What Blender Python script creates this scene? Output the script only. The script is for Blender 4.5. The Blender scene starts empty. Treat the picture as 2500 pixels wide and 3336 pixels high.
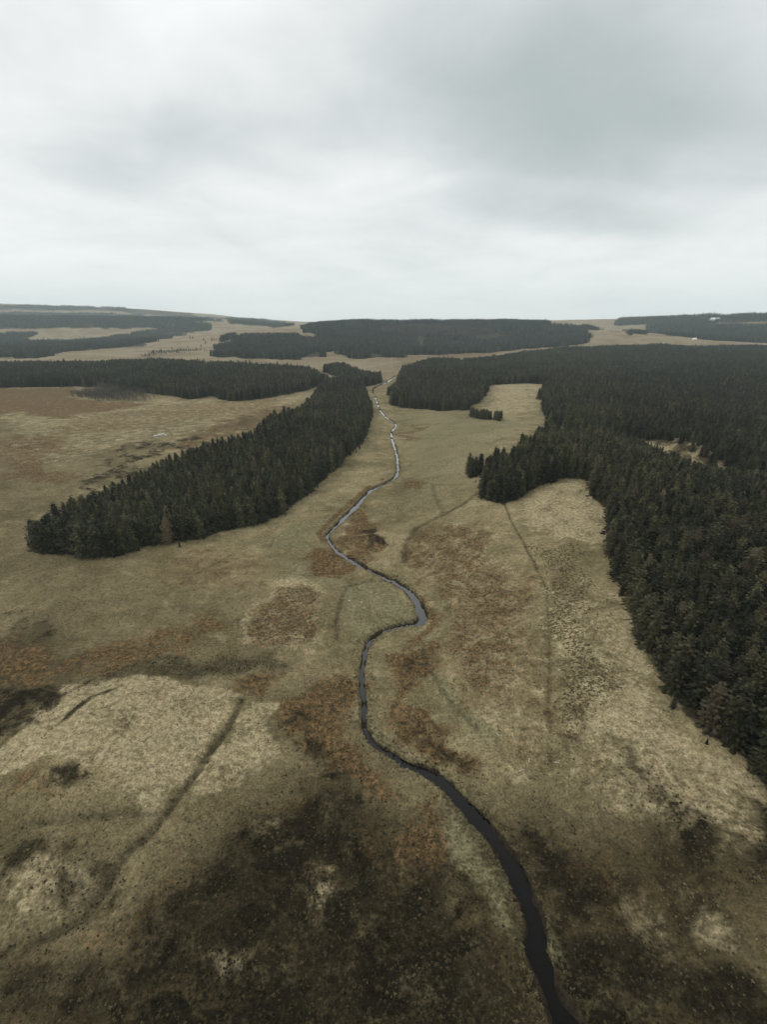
import bpy, math, random
import numpy as np

S = bpy.context.scene
COL = S.collection
rnd = random.Random(7)
rng = np.random.default_rng(7)

# ------------------------------------------------------------------ survey data, metres, x east, y north (up the valley)
CAM_HEIGHT = 75.0
CAM_PITCH = 0.367509
LENS = 17.2662
RIVER = [(38.3, 1519.9, 0.9), (58.3, 1409.9, 0.9), (78.3, 1299.9, 0.9), (98.3, 1189.9, 0.9), (118.3, 1079.9, 0.9), (138.3, 969.9, 0.9), (158.3, 859.9, 0.9), (18.33, 769.9, 1.64), (12.98, 729.6, 1.75), (5.69, 682.8, 1.84), (-2.69, 654.4, 1.82), (-9.82, 631.4, 1.67), (-12.26, 608.1, 1.23), (-12.41, 586.9, 0.82), (-11.5, 571.5, 0.83), (-9.66, 551.7, 0.95), (-7.44, 512.8, 0.96), (-4.81, 472.1, 0.97), (-1.91, 443.9, 1.03), (1.23, 422.6, 1.09), (4.83, 408.0, 1.12), (7.9, 397.3, 1.1), (9.47, 387.6, 1.01), (9.7, 378.3, 0.9), (7.81, 368.3, 0.86), (5.78, 356.0, 0.86), (5.77, 338.2, 0.9), (6.46, 319.4, 0.94), (7.35, 303.5, 0.97), (8.13, 289.1, 1.0), (8.25, 275.5, 1.01), (8.0, 263.6, 1.03), (7.72, 254.0, 1.07), (6.79, 246.0, 1.14), (4.51, 239.7, 1.3), (1.41, 234.1, 1.44), (-2.53, 228.4, 1.42), (-6.38, 221.9, 1.38), (-8.89, 213.2, 1.44), (-11.04, 204.0, 1.49), (-13.53, 195.5, 1.49), (-15.97, 187.4, 1.42), (-18.36, 179.6, 1.18), (-20.24, 173.1, 0.93), (-21.19, 170.3, 0.81), (-21.1, 167.9, 0.78), (-19.42, 162.4, 0.86), (-16.96, 156.7, 1.02), (-14.47, 152.9, 1.24), (-11.59, 149.4, 1.42), (-8.08, 145.3, 1.39), (-4.32, 141.2, 1.31), (-0.49, 137.5, 1.34), (3.02, 134.2, 1.36), (5.7, 131.1, 1.3), (7.74, 128.0, 1.27), (9.1, 124.1, 1.44), (9.99, 120.3, 1.62), (10.67, 117.4, 1.65), (10.89, 114.9, 1.64), (10.39, 112.9, 1.72), (9.39, 111.4, 1.71), (8.05, 111.0, 1.43), (6.27, 110.8, 1.12), (3.84, 109.9, 0.98), (1.34, 108.7, 0.93), (-0.64, 107.2, 0.96), (-2.23, 105.4, 0.99), (-3.35, 103.5, 0.9), (-4.11, 101.2, 0.79), (-4.61, 97.8, 0.74), (-4.86, 94.2, 0.71), (-4.94, 91.0, 0.7), (-4.82, 87.9, 0.72), (-4.41, 85.0, 0.75), (-4.0, 82.2, 0.78), (-4.0, 79.5, 0.74), (-4.0, 77.1, 0.7), (-3.74, 75.1, 0.73), (-3.23, 73.5, 0.79), (-2.37, 72.0, 0.87), (-1.22, 70.7, 0.93), (0.26, 69.6, 0.91), (1.81, 68.5, 0.89), (3.08, 67.4, 0.88), (4.28, 66.5, 0.93), (5.49, 65.9, 1.13), (6.72, 65.4, 1.36), (8.05, 64.6, 1.5), (9.43, 63.5, 1.59), (10.84, 62.1, 1.59), (12.26, 60.4, 1.59), (13.7, 58.4, 1.67), (15.07, 56.3, 1.75), (16.29, 54.4, 1.79), (17.37, 52.4, 1.81), (18.33, 50.4, 1.83), (19.11, 48.4, 1.84), (19.62, 46.2, 1.86), (19.96, 44.1, 1.88), (20.23, 42.5, 1.89), (20.31, 41.3, 1.88), (19.97, 40.2, 1.79), (19.58, 39.2, 1.71), (19.5, 38.2, 1.74), (19.54, 37.2, 1.82), (19.66, 36.3, 1.88), (19.84, 35.4, 1.97), (20.02, 34.3, 2.11), (20.25, 33.2, 2.26), (20.63, 32.0, 2.43), (21.04, 30.8, 2.57), (21.43, 29.3, 2.64), (21.72, 28.15, 2.67), (24.72, 16.15, 3.2), (31.7, -16.85, 3.2), (16.72, -111.9, 3.2), (51.7, -371.9, 3.2)]
RIDGES = [([(-4675.0, 3082.9, 208.5), (-3896.6, 3881.5, 223.2), (-3152.7, 4384.1, 212.3), (-2626.3, 4603.5, 200.6), (-2112.7, 4751.5, 179.9), (-1712.5, 4697.6, 153.4), (-1335.4, 4506.3, 101.0)], 1150),
    ([(-2204.4, 2455.7, 102.1), (-1664.2, 2733.2, 98.4), (-1305.2, 2811.8, 95.1), (-1002.3, 2827.6, 84.6), (-899.1, 2809.7, 75.3)], 600),
    ([(-1117.7, 3736.4, 97.5), (-921.2, 3686.7, 93.0), (-738.6, 3625.5, 76.7), (-630.5, 3544.4, 57.0)], 450),
    ([(-242.8, 1733.1, 53.2), (-203.4, 1838.8, 65.0), (-56.7, 1949.2, 68.6), (236.9, 2036.3, 70.3), (464.8, 1996.6, 67.8), (610.7, 1904.5, 59.1), (675.3, 1775.9, 43.4)], 430),
    ([(912.1, 3482.5, 77.9), (1152.9, 3304.7, 85.9), (1358.3, 3116.9, 89.4), (1593.3, 2889.9, 96.6), (1697.9, 2712.4, 103.0), (1798.6, 2524.9, 105.4), (2244.4, 1990.7, 104.1)], 700),
    ([(-2522.7, 5772.9, 84.7), (-1258.6, 6173.0, 89.1), (-729.4, 6257.6, 82.6), (183.6, 6297.3, 75.9), (3893.9, 4952.5, 87.8)], 900)]
KNOLLS = [(104.6, 151.2, 70, 150, 0.1, 11.0), (77.2, 200.0, 32, 45, 0.3, 4.0), (28.6, 130.0, 38, 60, 0.0, 1.6), (-56.3, 76.8, 26, 22, 0.5, 3.2), (-57.1, 58.5, 18, 14, 0.0, 1.2), (-14.1, 40.7, 14, 12, 0.0, 1.0), (38.1, 44.5, 16, 22, 0.4, 2.0), (-24.0, 109.0, 24, 26, 0.0, 1.0), (-176.9, 308.9, 150, 110, 0.0, 3.5), (176.9, 308.9, 120, 80, 0.2, 8.0), (154.4, 258.1, 12, 16, 0.3, 4.0), (158.6, 246.1, 12, 16, 0.3, 4.0), (162.7, 234.1, 12, 16, 0.3, 4.0)]
DITCHES = [([(-29.5, 82.0), (-30.1, 77.3), (-30.7, 71.9), (-31.8, 68.4), (-32.5, 64.5), (-33.6, 60.8), (-35.0, 57.1)], 0.8800000000000001, 0.5), ([(-49.8, 36.9), (-43.0, 38.9), (-39.7, 41.4), (-38.9, 44.9), (-38.7, 47.8), (-37.6, 50.4), (-35.7, 53.3), (-35.0, 57.1)], 0.9900000000000001, 0.5), ([(-55.6, 52.7), (-49.4, 54.0), (-45.6, 54.7), (-36.2, 56.2), (-35.0, 57.1)], 1.32, 0.5), ([(43.0, 200.5), (32.1, 186.9), (23.9, 180.4), (12.4, 170.8), (8.1, 160.0), (7.0, 146.9)], 1.6500000000000001, 0.3), ([(23.9, 180.4), (22.7, 204.5), (23.6, 225.6), (35.9, 212.1)], 1.6500000000000001, 0.3), ([(-11.8, 104.2), (-12.6, 111.9), (-12.3, 120.9), (-11.3, 130.5), (-5.6, 133.7), (3.0, 134.9)], 1.1, 0.5), ([(47.5, 181.5), (46.1, 162.1), (46.1, 148.5), (46.1, 136.9), (45.9, 121.9)], 0.66, 0.5), ([(46.0, 120.7), (39.2, 96.1), (34.5, 81.8), (31.7, 71.6), (29.9, 64.9)], 0.66, 0.5)]
LINES = [('ditch', [(-29.5, 82.0), (-30.1, 77.3), (-30.7, 71.9), (-31.8, 68.4), (-32.5, 64.5), (-33.6, 60.8), (-35.0, 57.1)], 0.8, 1.0),
    ('ditch', [(-49.8, 36.9), (-43.0, 38.9), (-39.7, 41.4), (-38.9, 44.9), (-38.7, 47.8), (-37.6, 50.4), (-35.7, 53.3), (-35.0, 57.1)], 0.9, 1.0),
    ('ditch', [(-55.6, 52.7), (-49.4, 54.0), (-45.6, 54.7), (-36.2, 56.2), (-35.0, 57.1)], 1.2, 0.6),
    ('ditch', [(43.0, 200.5), (32.1, 186.9), (23.9, 180.4), (12.4, 170.8), (8.1, 160.0), (7.0, 146.9)], 1.5, 0.75),
    ('ditch', [(23.9, 180.4), (22.7, 204.5), (23.6, 225.6), (35.9, 212.1)], 1.5, 0.5),
    ('ditch', [(-11.8, 104.2), (-12.6, 111.9), (-12.3, 120.9), (-11.3, 130.5), (-5.6, 133.7), (3.0, 134.9)], 1.0, 0.6),
    ('ditch', [(47.5, 181.5), (46.1, 162.1), (46.1, 148.5), (46.1, 136.9), (45.9, 121.9)], 0.6, 0.7),
    ('ditch', [(46.0, 120.7), (39.2, 96.1), (34.5, 81.8), (31.7, 71.6), (29.9, 64.9)], 0.6, 0.5),
    ('ditch', [(-61.2, 130.3), (-57.2, 143.1), (-50.7, 157.8), (-45.5, 167.5)], 0.6, 0.55),
    ('ditch', [(-54.4, 148.7), (-45.5, 163.6), (-36.0, 188.0)], 0.5, 0.5),
    ('heather', [(-70.4, 64.7), (-67.2, 72.2), (-65.0, 78.8), (-61.5, 84.2)], 1.1, 0.55),
    ('heather', [(-66.3, 59.2), (-62.7, 65.7), (-60.9, 72.0), (-58.3, 78.6), (-55.0, 82.8)], 0.9, 0.55),
    ('ditch', [(9.8, 101.0), (9.7, 94.7), (12.9, 83.8), (16.0, 78.0), (18.7, 74.4)], 1.0, 0.5),
    ('heather', [(21.3, 62.5), (26.8, 58.2), (30.3, 53.4), (32.1, 48.8)], 0.9, 0.3),
    ('heather', [(25.9, 63.3), (31.9, 57.8), (35.7, 52.8), (37.9, 47.3)], 0.8, 0.3),
    ('heather', [(33.7, 62.7), (37.7, 54.1), (41.9, 48.7)], 0.8, 0.3),
    ('rust', [(-21.9, 164.2), (-24.4, 171.4), (-19.1, 191.1), (-12.4, 211.3), (-6.5, 228.4)], 1.6, 0.9),
    ('green', [(15.2, 126.8), (17.8, 116.8), (14.9, 106.0), (10.3, 100.0), (10.6, 91.3), (16.1, 78.6), (22.4, 69.2)], 2.5, 0.7)]
PATCHES = [('vignette_brown', [(-381.7, 394.8), (-187.3, 340.9), (-123.5, 426.8), (-80.4, 409.3), (-125.3, 258.2), (-130.6, 181.5), (-165.4, 154.9)], 10, 0.34),
    ('rust', [(-253.3, 397.0), (-185.3, 487.5), (-98.4, 563.7), (-108.3, 430.0), (-174.5, 348.2), (-212.9, 305.6)], 6, 0.45),
    ('pale', [(-13.4, 44.5), (-9.8, 46.4), (-6.8, 42.7), (-10.2, 40.0)], 2, 0.6),
    ('pale', [(-22.7, 38.0), (-18.1, 38.4), (-15.0, 35.2), (-19.7, 34.1)], 2, 0.55),
    ('pale', [(-1.7, 36.8), (4.2, 37.9), (6.1, 33.8), (0.1, 32.8)], 2, 0.5),
    ('pale', [(-20.8, 53.4), (-16.7, 54.2), (-14.4, 49.7), (-18.2, 48.3)], 2, 0.5),
    ('rust', [(-9.3, 53.5), (-3.6, 54.3), (-0.6, 49.2), (-7.4, 48.4)], 2, 0.6),
    ('vignette_brown', [(-251.9, 251.8), (-47.4, 135.1), (-21.3, 159.2), (-9.1, 121.1), (-12.8, 84.3), (-99.2, 81.8)], 20, 0.3),
    ('rust', [(-80.2, 154.2), (-52.3, 163.6), (-30.0, 152.0), (-44.4, 125.2), (-64.8, 119.6)], 8, 0.42),
    ('rust', [(17.2, 86.3), (39.2, 96.1), (44.6, 73.6), (29.3, 61.3), (19.5, 67.4)], 8, 0.4),
    ('vignette_brown', [(-146.2, 151.1), (-87.6, 146.7), (-61.0, 119.7), (-54.9, 97.3), (-98.3, 92.5)], 14, 0.42),
    ('vignette_brown', [(-26.1, 82.1), (-13.8, 93.3), (-6.1, 88.7), (6.3, 71.8), (17.8, 59.1), (12.4, 53.5), (-16.2, 59.9)], 8, 0.45),
    ('vignette_brown', [(20.9, 62.5), (31.4, 56.2), (40.3, 52.3), (46.7, 45.1), (49.4, 36.9), (42.6, 27.4), (22.3, 31.7)], 6, 0.5),
    ('vignette_brown', [(-2.1, 236.0), (18.7, 270.1), (27.1, 208.2), (13.0, 180.6), (-1.6, 180.3)], 10, 0.3),
    ('vignette_brown', [(-75.6, 55.5), (-48.2, 53.1), (-34.6, 55.8), (-34.6, 46.2), (-39.5, 37.9), (-55.9, 33.4)], 8, 0.5),
    ('pale', [(7.9, 147.5), (29.4, 168.7), (43.0, 147.9), (47.4, 122.6), (35.5, 84.1), (17.6, 82.3), (12.0, 100.2), (17.4, 122.0)], 6, 0.55),
    ('vignette_brown', [(-57.0, 34.7), (-40.9, 37.4), (-36.2, 42.7), (-33.7, 48.7), (-28.0, 55.6), (-15.8, 66.4), (-5.8, 67.5), (5.4, 58.3), (20.4, 56.7), (35.6, 57.5), (47.4, 59.3), (60.7, 50.5), (40.4, 18.9), (-47.0, 18.9)], 8, 1.0),  # vignette darkening painted across the bottom of the view
    ('vignette_brown', [(-120.2, 105.0), (-85.4, 109.2), (-58.1, 97.2), (-60.5, 82.4), (-67.2, 72.2), (-79.8, 60.3)], 8, 0.8),
    ('pale', [(46.8, 125.0), (59.0, 110.6), (53.2, 79.1), (57.9, 63.2), (62.3, 56.3), (55.8, 47.4), (42.0, 55.8), (30.7, 65.7)], 8, 0.6),
    ('rust', [(-472.8, 577.9), (-359.1, 587.6), (-294.8, 483.2), (-219.7, 473.1), (-257.6, 386.0), (-355.8, 428.2)], 8, 0.8),
    ('rust', [(-260.6, 331.1), (-200.4, 294.8), (-140.7, 226.8), (-162.5, 212.8), (-193.5, 238.3)], 6, 0.6),
    ('rust', [(3.7, 231.6), (16.5, 243.4), (19.6, 228.1), (11.1, 219.7), (3.8, 221.3)], 4, 0.9),
    ('rust', [(14.0, 378.5), (27.9, 387.9), (25.1, 332.3), (12.3, 330.2)], 4, 0.7),
    ('rust', [(-18.5, 171.7), (-8.0, 205.2), (-3.0, 175.7), (1.0, 158.2), (-4.5, 146.4), (-11.8, 153.6)], 3, 0.9),
    ('heather', [(-9.3, 167.2), (-3.4, 175.7), (1.8, 158.2), (-2.2, 153.6), (-7.9, 155.6)], 2.5, 0.6),
    ('rust', [(-26.8, 153.8), (-20.1, 160.0), (-8.3, 145.4), (-12.2, 136.0), (-22.4, 142.2)], 3, 1.0),
    ('rust', [(-38.0, 116.2), (-34.1, 127.2), (-24.8, 129.0), (-17.9, 120.5), (-17.3, 105.7), (-22.8, 98.8), (-30.8, 99.6), (-36.8, 108.3)], 2.5, 0.55),
    ('speck', [(-38.0, 116.2), (-34.1, 127.2), (-24.8, 129.0), (-17.9, 120.5), (-17.3, 105.7), (-22.8, 98.8), (-30.8, 99.6), (-36.8, 108.3)], 2.5, 0.9),
    ('rust', [(-50.6, 112.4), (-44.1, 115.6), (-39.4, 108.1), (-46.0, 103.1)], 2, 0.7),
    ('rust', [(-73.8, 95.9), (-62.1, 105.6), (-48.2, 109.3), (-43.2, 92.4), (-60.9, 86.5), (-79.0, 89.2)], 2.5, 0.62),
    ('rust', [(-105.0, 103.4), (-74.3, 96.9), (-71.6, 84.5), (-88.6, 83.1)], 2.5, 0.6),
    ('speck', [(-126.0, 144.9), (-95.3, 149.7), (-71.1, 130.5), (-73.6, 101.1), (-95.2, 102.8)], 4, 0.6),
    ('heather', [(-109.4, 122.0), (-95.3, 118.7), (-74.9, 101.3), (-81.7, 93.3), (-88.5, 93.7)], 4, 0.4),
    ('rust', [(13.0, 166.7), (32.0, 163.8), (42.4, 145.2), (47.3, 124.7), (39.2, 96.1), (34.3, 84.2), (17.7, 82.9), (11.4, 100.2), (18.0, 121.8), (8.2, 147.5)], 6, 0.6),
    ('speck', [(13.0, 166.7), (32.0, 163.8), (42.4, 145.2), (47.3, 124.7), (39.2, 96.1), (34.3, 84.2), (17.7, 82.9), (11.4, 100.2), (18.0, 121.8), (8.2, 147.5)], 5, 0.75),
    ('rust', [(12.2, 132.4), (15.6, 124.3), (15.8, 113.5), (11.9, 105.5), (3.5, 100.3), (-0.3, 97.7), (3.6, 103.0), (10.4, 108.3), (13.4, 114.7), (12.2, 123.1)], 2, 1.0),
    ('heather', [(6.0, 138.5), (12.2, 132.0), (12.7, 121.8), (9.4, 125.7)], 2, 0.5),
    ('rust', [(-3.2, 96.0), (5.8, 101.3), (10.9, 100.1), (12.0, 94.3), (5.1, 84.2), (12.1, 76.3), (18.3, 67.5), (16.8, 62.8), (11.1, 67.6), (3.6, 76.4), (2.1, 85.8)], 2.5, 1.0),
    ('heather', [(4.7, 100.3), (10.9, 100.1), (10.9, 94.6), (4.8, 88.6), (2.8, 93.5)], 2.5, 0.55),
    ('heather', [(2.9, 78.4), (12.1, 76.3), (18.6, 66.9), (16.2, 62.8), (8.7, 69.0)], 2.5, 0.5),
    ('rust', [(-19.9, 79.9), (-14.4, 89.5), (-6.5, 87.2), (-5.6, 76.4), (-2.4, 67.5), (3.2, 60.8), (-0.7, 60.1), (-10.8, 66.4), (-16.7, 71.8)], 2.5, 0.95),
    ('heather', [(-20.7, 74.0), (-14.4, 81.4), (-9.6, 71.7), (-2.3, 63.6), (-8.6, 61.7), (-15.8, 66.4)], 2, 0.45),
    ('rust', [(-30.2, 88.4), (-22.0, 91.1), (-24.7, 80.8), (-30.8, 82.4)], 2, 0.9),
    ('rust', [(4.6, 57.9), (10.2, 58.7), (9.4, 50.1), (4.7, 46.6), (0.4, 52.1)], 2, 0.9),
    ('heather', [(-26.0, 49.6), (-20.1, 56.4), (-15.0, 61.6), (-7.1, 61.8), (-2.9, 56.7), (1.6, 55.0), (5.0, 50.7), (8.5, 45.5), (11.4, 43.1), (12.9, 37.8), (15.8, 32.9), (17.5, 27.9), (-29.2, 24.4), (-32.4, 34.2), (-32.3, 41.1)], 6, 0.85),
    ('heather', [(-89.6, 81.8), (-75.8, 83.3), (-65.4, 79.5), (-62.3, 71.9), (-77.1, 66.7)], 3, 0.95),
    ('wet', [(-59.5, 89.4), (-52.2, 91.5), (-25.1, 96.4), (-20.2, 93.1), (-29.8, 88.8), (-49.6, 85.6), (-59.3, 85.4)], 2.5, 0.9),
    ('speck', [(48.9, 153.3), (61.1, 139.7), (56.7, 110.9), (48.7, 82.4), (39.6, 69.8), (30.7, 65.7), (34.6, 81.8), (42.3, 95.6), (45.2, 118.7)], 3, 1.0),
    ('heather', [(42.3, 95.6), (50.1, 96.9), (48.7, 82.4), (41.2, 73.9), (37.0, 81.3)], 3, 0.3),
    ('heather', [(47.4, 127.3), (57.9, 127.0), (54.5, 105.2), (45.3, 101.5)], 3, 0.15),
    ('heather', [(34.8, 81.8), (43.7, 73.6), (38.1, 66.0), (30.4, 64.8)], 3, 0.35),
    ('heather', [(23.7, 55.2), (31.8, 49.8), (32.1, 43.6), (25.6, 40.4), (21.6, 45.5)], 3, 0.75),
    ('rust', [(29.6, 51.3), (33.9, 48.4), (31.6, 43.0), (26.5, 46.6)], 2.5, 0.7),
    ('heather', [(41.5, 66.5), (50.0, 59.9), (50.5, 51.2), (46.7, 45.1), (42.0, 45.5), (40.3, 55.2)], 3, 0.7),
    ('heather', [(22.6, 37.8), (31.3, 39.8), (36.5, 35.5), (47.5, 32.8), (41.2, 24.3), (19.2, 24.6)], 3, 0.85),
    ('heather', [(57.7, 58.2), (66.1, 57.6), (53.7, 41.2), (51.0, 45.9)], 2, 0.9),
    ('heather', [(-56.0, 60.9), (-53.1, 61.9), (-50.8, 63.1), (-47.2, 63.0), (-46.9, 59.3), (-49.3, 56.3), (-54.1, 58.3)], 1.8, 0.62),
    ('rust', [(-63.5, 59.8), (-56.2, 61.8), (-46.4, 56.2), (-59.7, 54.4)], 2, 0.5),
    ('heather', [(-62.1, 51.7), (-40.6, 50.3), (-34.6, 46.2), (-38.0, 40.5), (-55.0, 42.3)], 2.5, 0.45),
    ('heather', [(-49.6, 35.1), (-33.8, 38.0), (-29.3, 34.7), (-32.0, 29.4), (-43.8, 27.7)], 2.5, 0.5),
    ('rust', [(-51.4, 37.4), (-36.8, 42.7), (-28.1, 49.6), (-30.6, 37.5), (-47.3, 32.2)], 2.5, 0.4),
    ('green', [(-12.3, 131.9), (5.9, 135.4), (9.6, 114.6), (5.0, 110.3), (-3.4, 106.2), (-9.1, 102.4), (-12.5, 118.5)], 4, 0.8),
    ('green', [(16.2, 442.2), (74.5, 466.5), (100.5, 393.8), (127.0, 384.4), (66.8, 277.2), (34.5, 203.0), (17.4, 189.7), (4.0, 184.5), (0.2, 214.2), (13.5, 271.1)], 10, 0.6),
    ('green', [(-41.7, 108.0), (-38.2, 133.1), (-31.3, 159.6), (-9.9, 135.5), (-14.8, 126.4), (-32.9, 134.8), (-39.0, 120.0)], 5, 0.5),
    ('green', [(9.4, 61.2), (13.4, 56.2), (16.3, 51.4), (18.3, 45.5), (18.3, 41.0), (17.2, 36.4), (15.7, 39.9), (14.2, 44.3), (10.8, 50.0), (9.4, 55.9)], 2.5, 0.75),
    ('green', [(21.6, 41.7), (22.4, 40.9), (22.6, 37.8), (25.1, 33.3), (23.0, 32.1), (21.3, 35.0), (20.8, 37.8)], 2.5, 0.9),
    ('green', [(-2.9, 85.7), (1.0, 76.5), (4.4, 69.6), (8.4, 65.5), (13.5, 60.9), (17.0, 55.1), (13.3, 60.0), (7.5, 65.5), (1.8, 69.0), (-1.7, 72.9)], 2.5, 0.75),
    ('green', [(-44.6, 159.7), (-24.9, 190.9), (-16.0, 235.5), (-20.1, 181.0), (-24.6, 159.3)], 3, 0.6),
    ('pale', [(-69.6, 82.9), (-60.3, 85.4), (-48.1, 86.6), (-29.9, 81.8), (-31.9, 62.7), (-36.5, 56.8), (-44.1, 57.5), (-47.1, 63.6), (-58.0, 63.6), (-61.2, 58.8), (-69.7, 63.7)], 1.6, 0.82),
    ('speck', [(-48.5, 83.2), (-29.9, 81.8), (-31.0, 69.8), (-44.8, 68.8)], 3, 0.55),
    ('pale', [(-26.8, 80.0), (-20.4, 79.9), (-19.3, 67.3), (-27.7, 59.2), (-31.5, 60.5)], 1.5, 0.85),
    ('pale', [(32.7, 267.8), (47.6, 257.6), (44.9, 223.3), (32.0, 240.1)], 4, 0.9),
    ('pale', [(49.6, 168.6), (60.9, 178.8), (78.2, 188.3), (80.1, 169.9), (67.6, 138.2), (60.7, 142.8), (49.4, 154.9)], 5, 0.9),
    ('pale', [(58.4, 110.6), (59.3, 104.5), (55.1, 82.9), (55.6, 71.8), (59.9, 61.4), (58.6, 55.1), (54.2, 57.0), (50.9, 64.4), (45.4, 73.4), (51.5, 87.7)], 3, 0.85),
    ('pale', [(17.8, 83.5), (35.5, 84.1), (29.9, 65.8), (23.2, 61.8), (19.5, 71.6)], 4, 0.5),
    ('pale', [(-38.6, 134.8), (-22.7, 144.6), (-16.4, 116.2), (-15.7, 100.3), (-24.2, 97.1), (-34.6, 99.3), (-40.7, 112.5)], 4, 0.55),
    ('heather', [(-145.1, 226.7), (-149.9, 295.4), (-121.5, 328.5), (-117.8, 285.4), (-128.0, 228.1), (-128.0, 186.5)], 5, 0.55),
    ('rust', [(-132.3, 257.1), (-131.3, 338.2), (-115.0, 458.1), (-81.9, 464.3), (-97.8, 311.2)], 5, 0.6),
    ('pale', [(-288.8, 471.1), (-67.1, 563.3), (-102.1, 404.1), (-141.5, 295.7), (-162.8, 254.0), (-193.5, 238.3), (-307.8, 395.1)], 10, 0.4),
    ('pale', [(135.1, 637.1), (204.2, 633.7), (127.4, 397.4), (90.1, 435.2)], 12, 0.6),
    ('pale', [(49.3, 301.8), (110.7, 390.5), (122.6, 370.3), (66.8, 277.2)], 8, 0.6),
    ('heather', [(-127.4, 296.0), (-115.0, 458.1), (-81.9, 464.3), (-99.1, 337.9)], 6, 0.35),
    ('speck', [(-183.3, 224.2), (-143.9, 255.7), (-122.1, 321.4), (-132.6, 275.1), (-135.0, 208.7), (-138.5, 176.8), (-140.0, 163.9)], 6, 0.6),
    ('pale', [(33.0, 47.8), (38.0, 41.4), (38.1, 36.4), (34.9, 36.6), (31.4, 41.4)], 4.0, 0.5),
    ('pale', [(42.0, 45.5), (47.0, 41.7), (46.9, 34.9), (40.7, 35.3), (40.2, 40.1)], 4.0, 0.45),
    ('pale', [(-55.0, 47.7), (-44.0, 46.8), (-37.0, 44.4), (-42.5, 39.9), (-48.6, 38.4)], 2.0, 0.55),
    ('pale', [(-15.3, 47.7), (-8.8, 49.0), (-4.3, 42.8), (-8.5, 41.1)], 2.0, 0.5),
    ('rust', [(11.2, 1119.6), (199.0, 1296.3), (409.5, 1341.6), (168.5, 1092.3), (39.0, 839.2), (0.8, 805.9)], 30, 0.5)]
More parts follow.
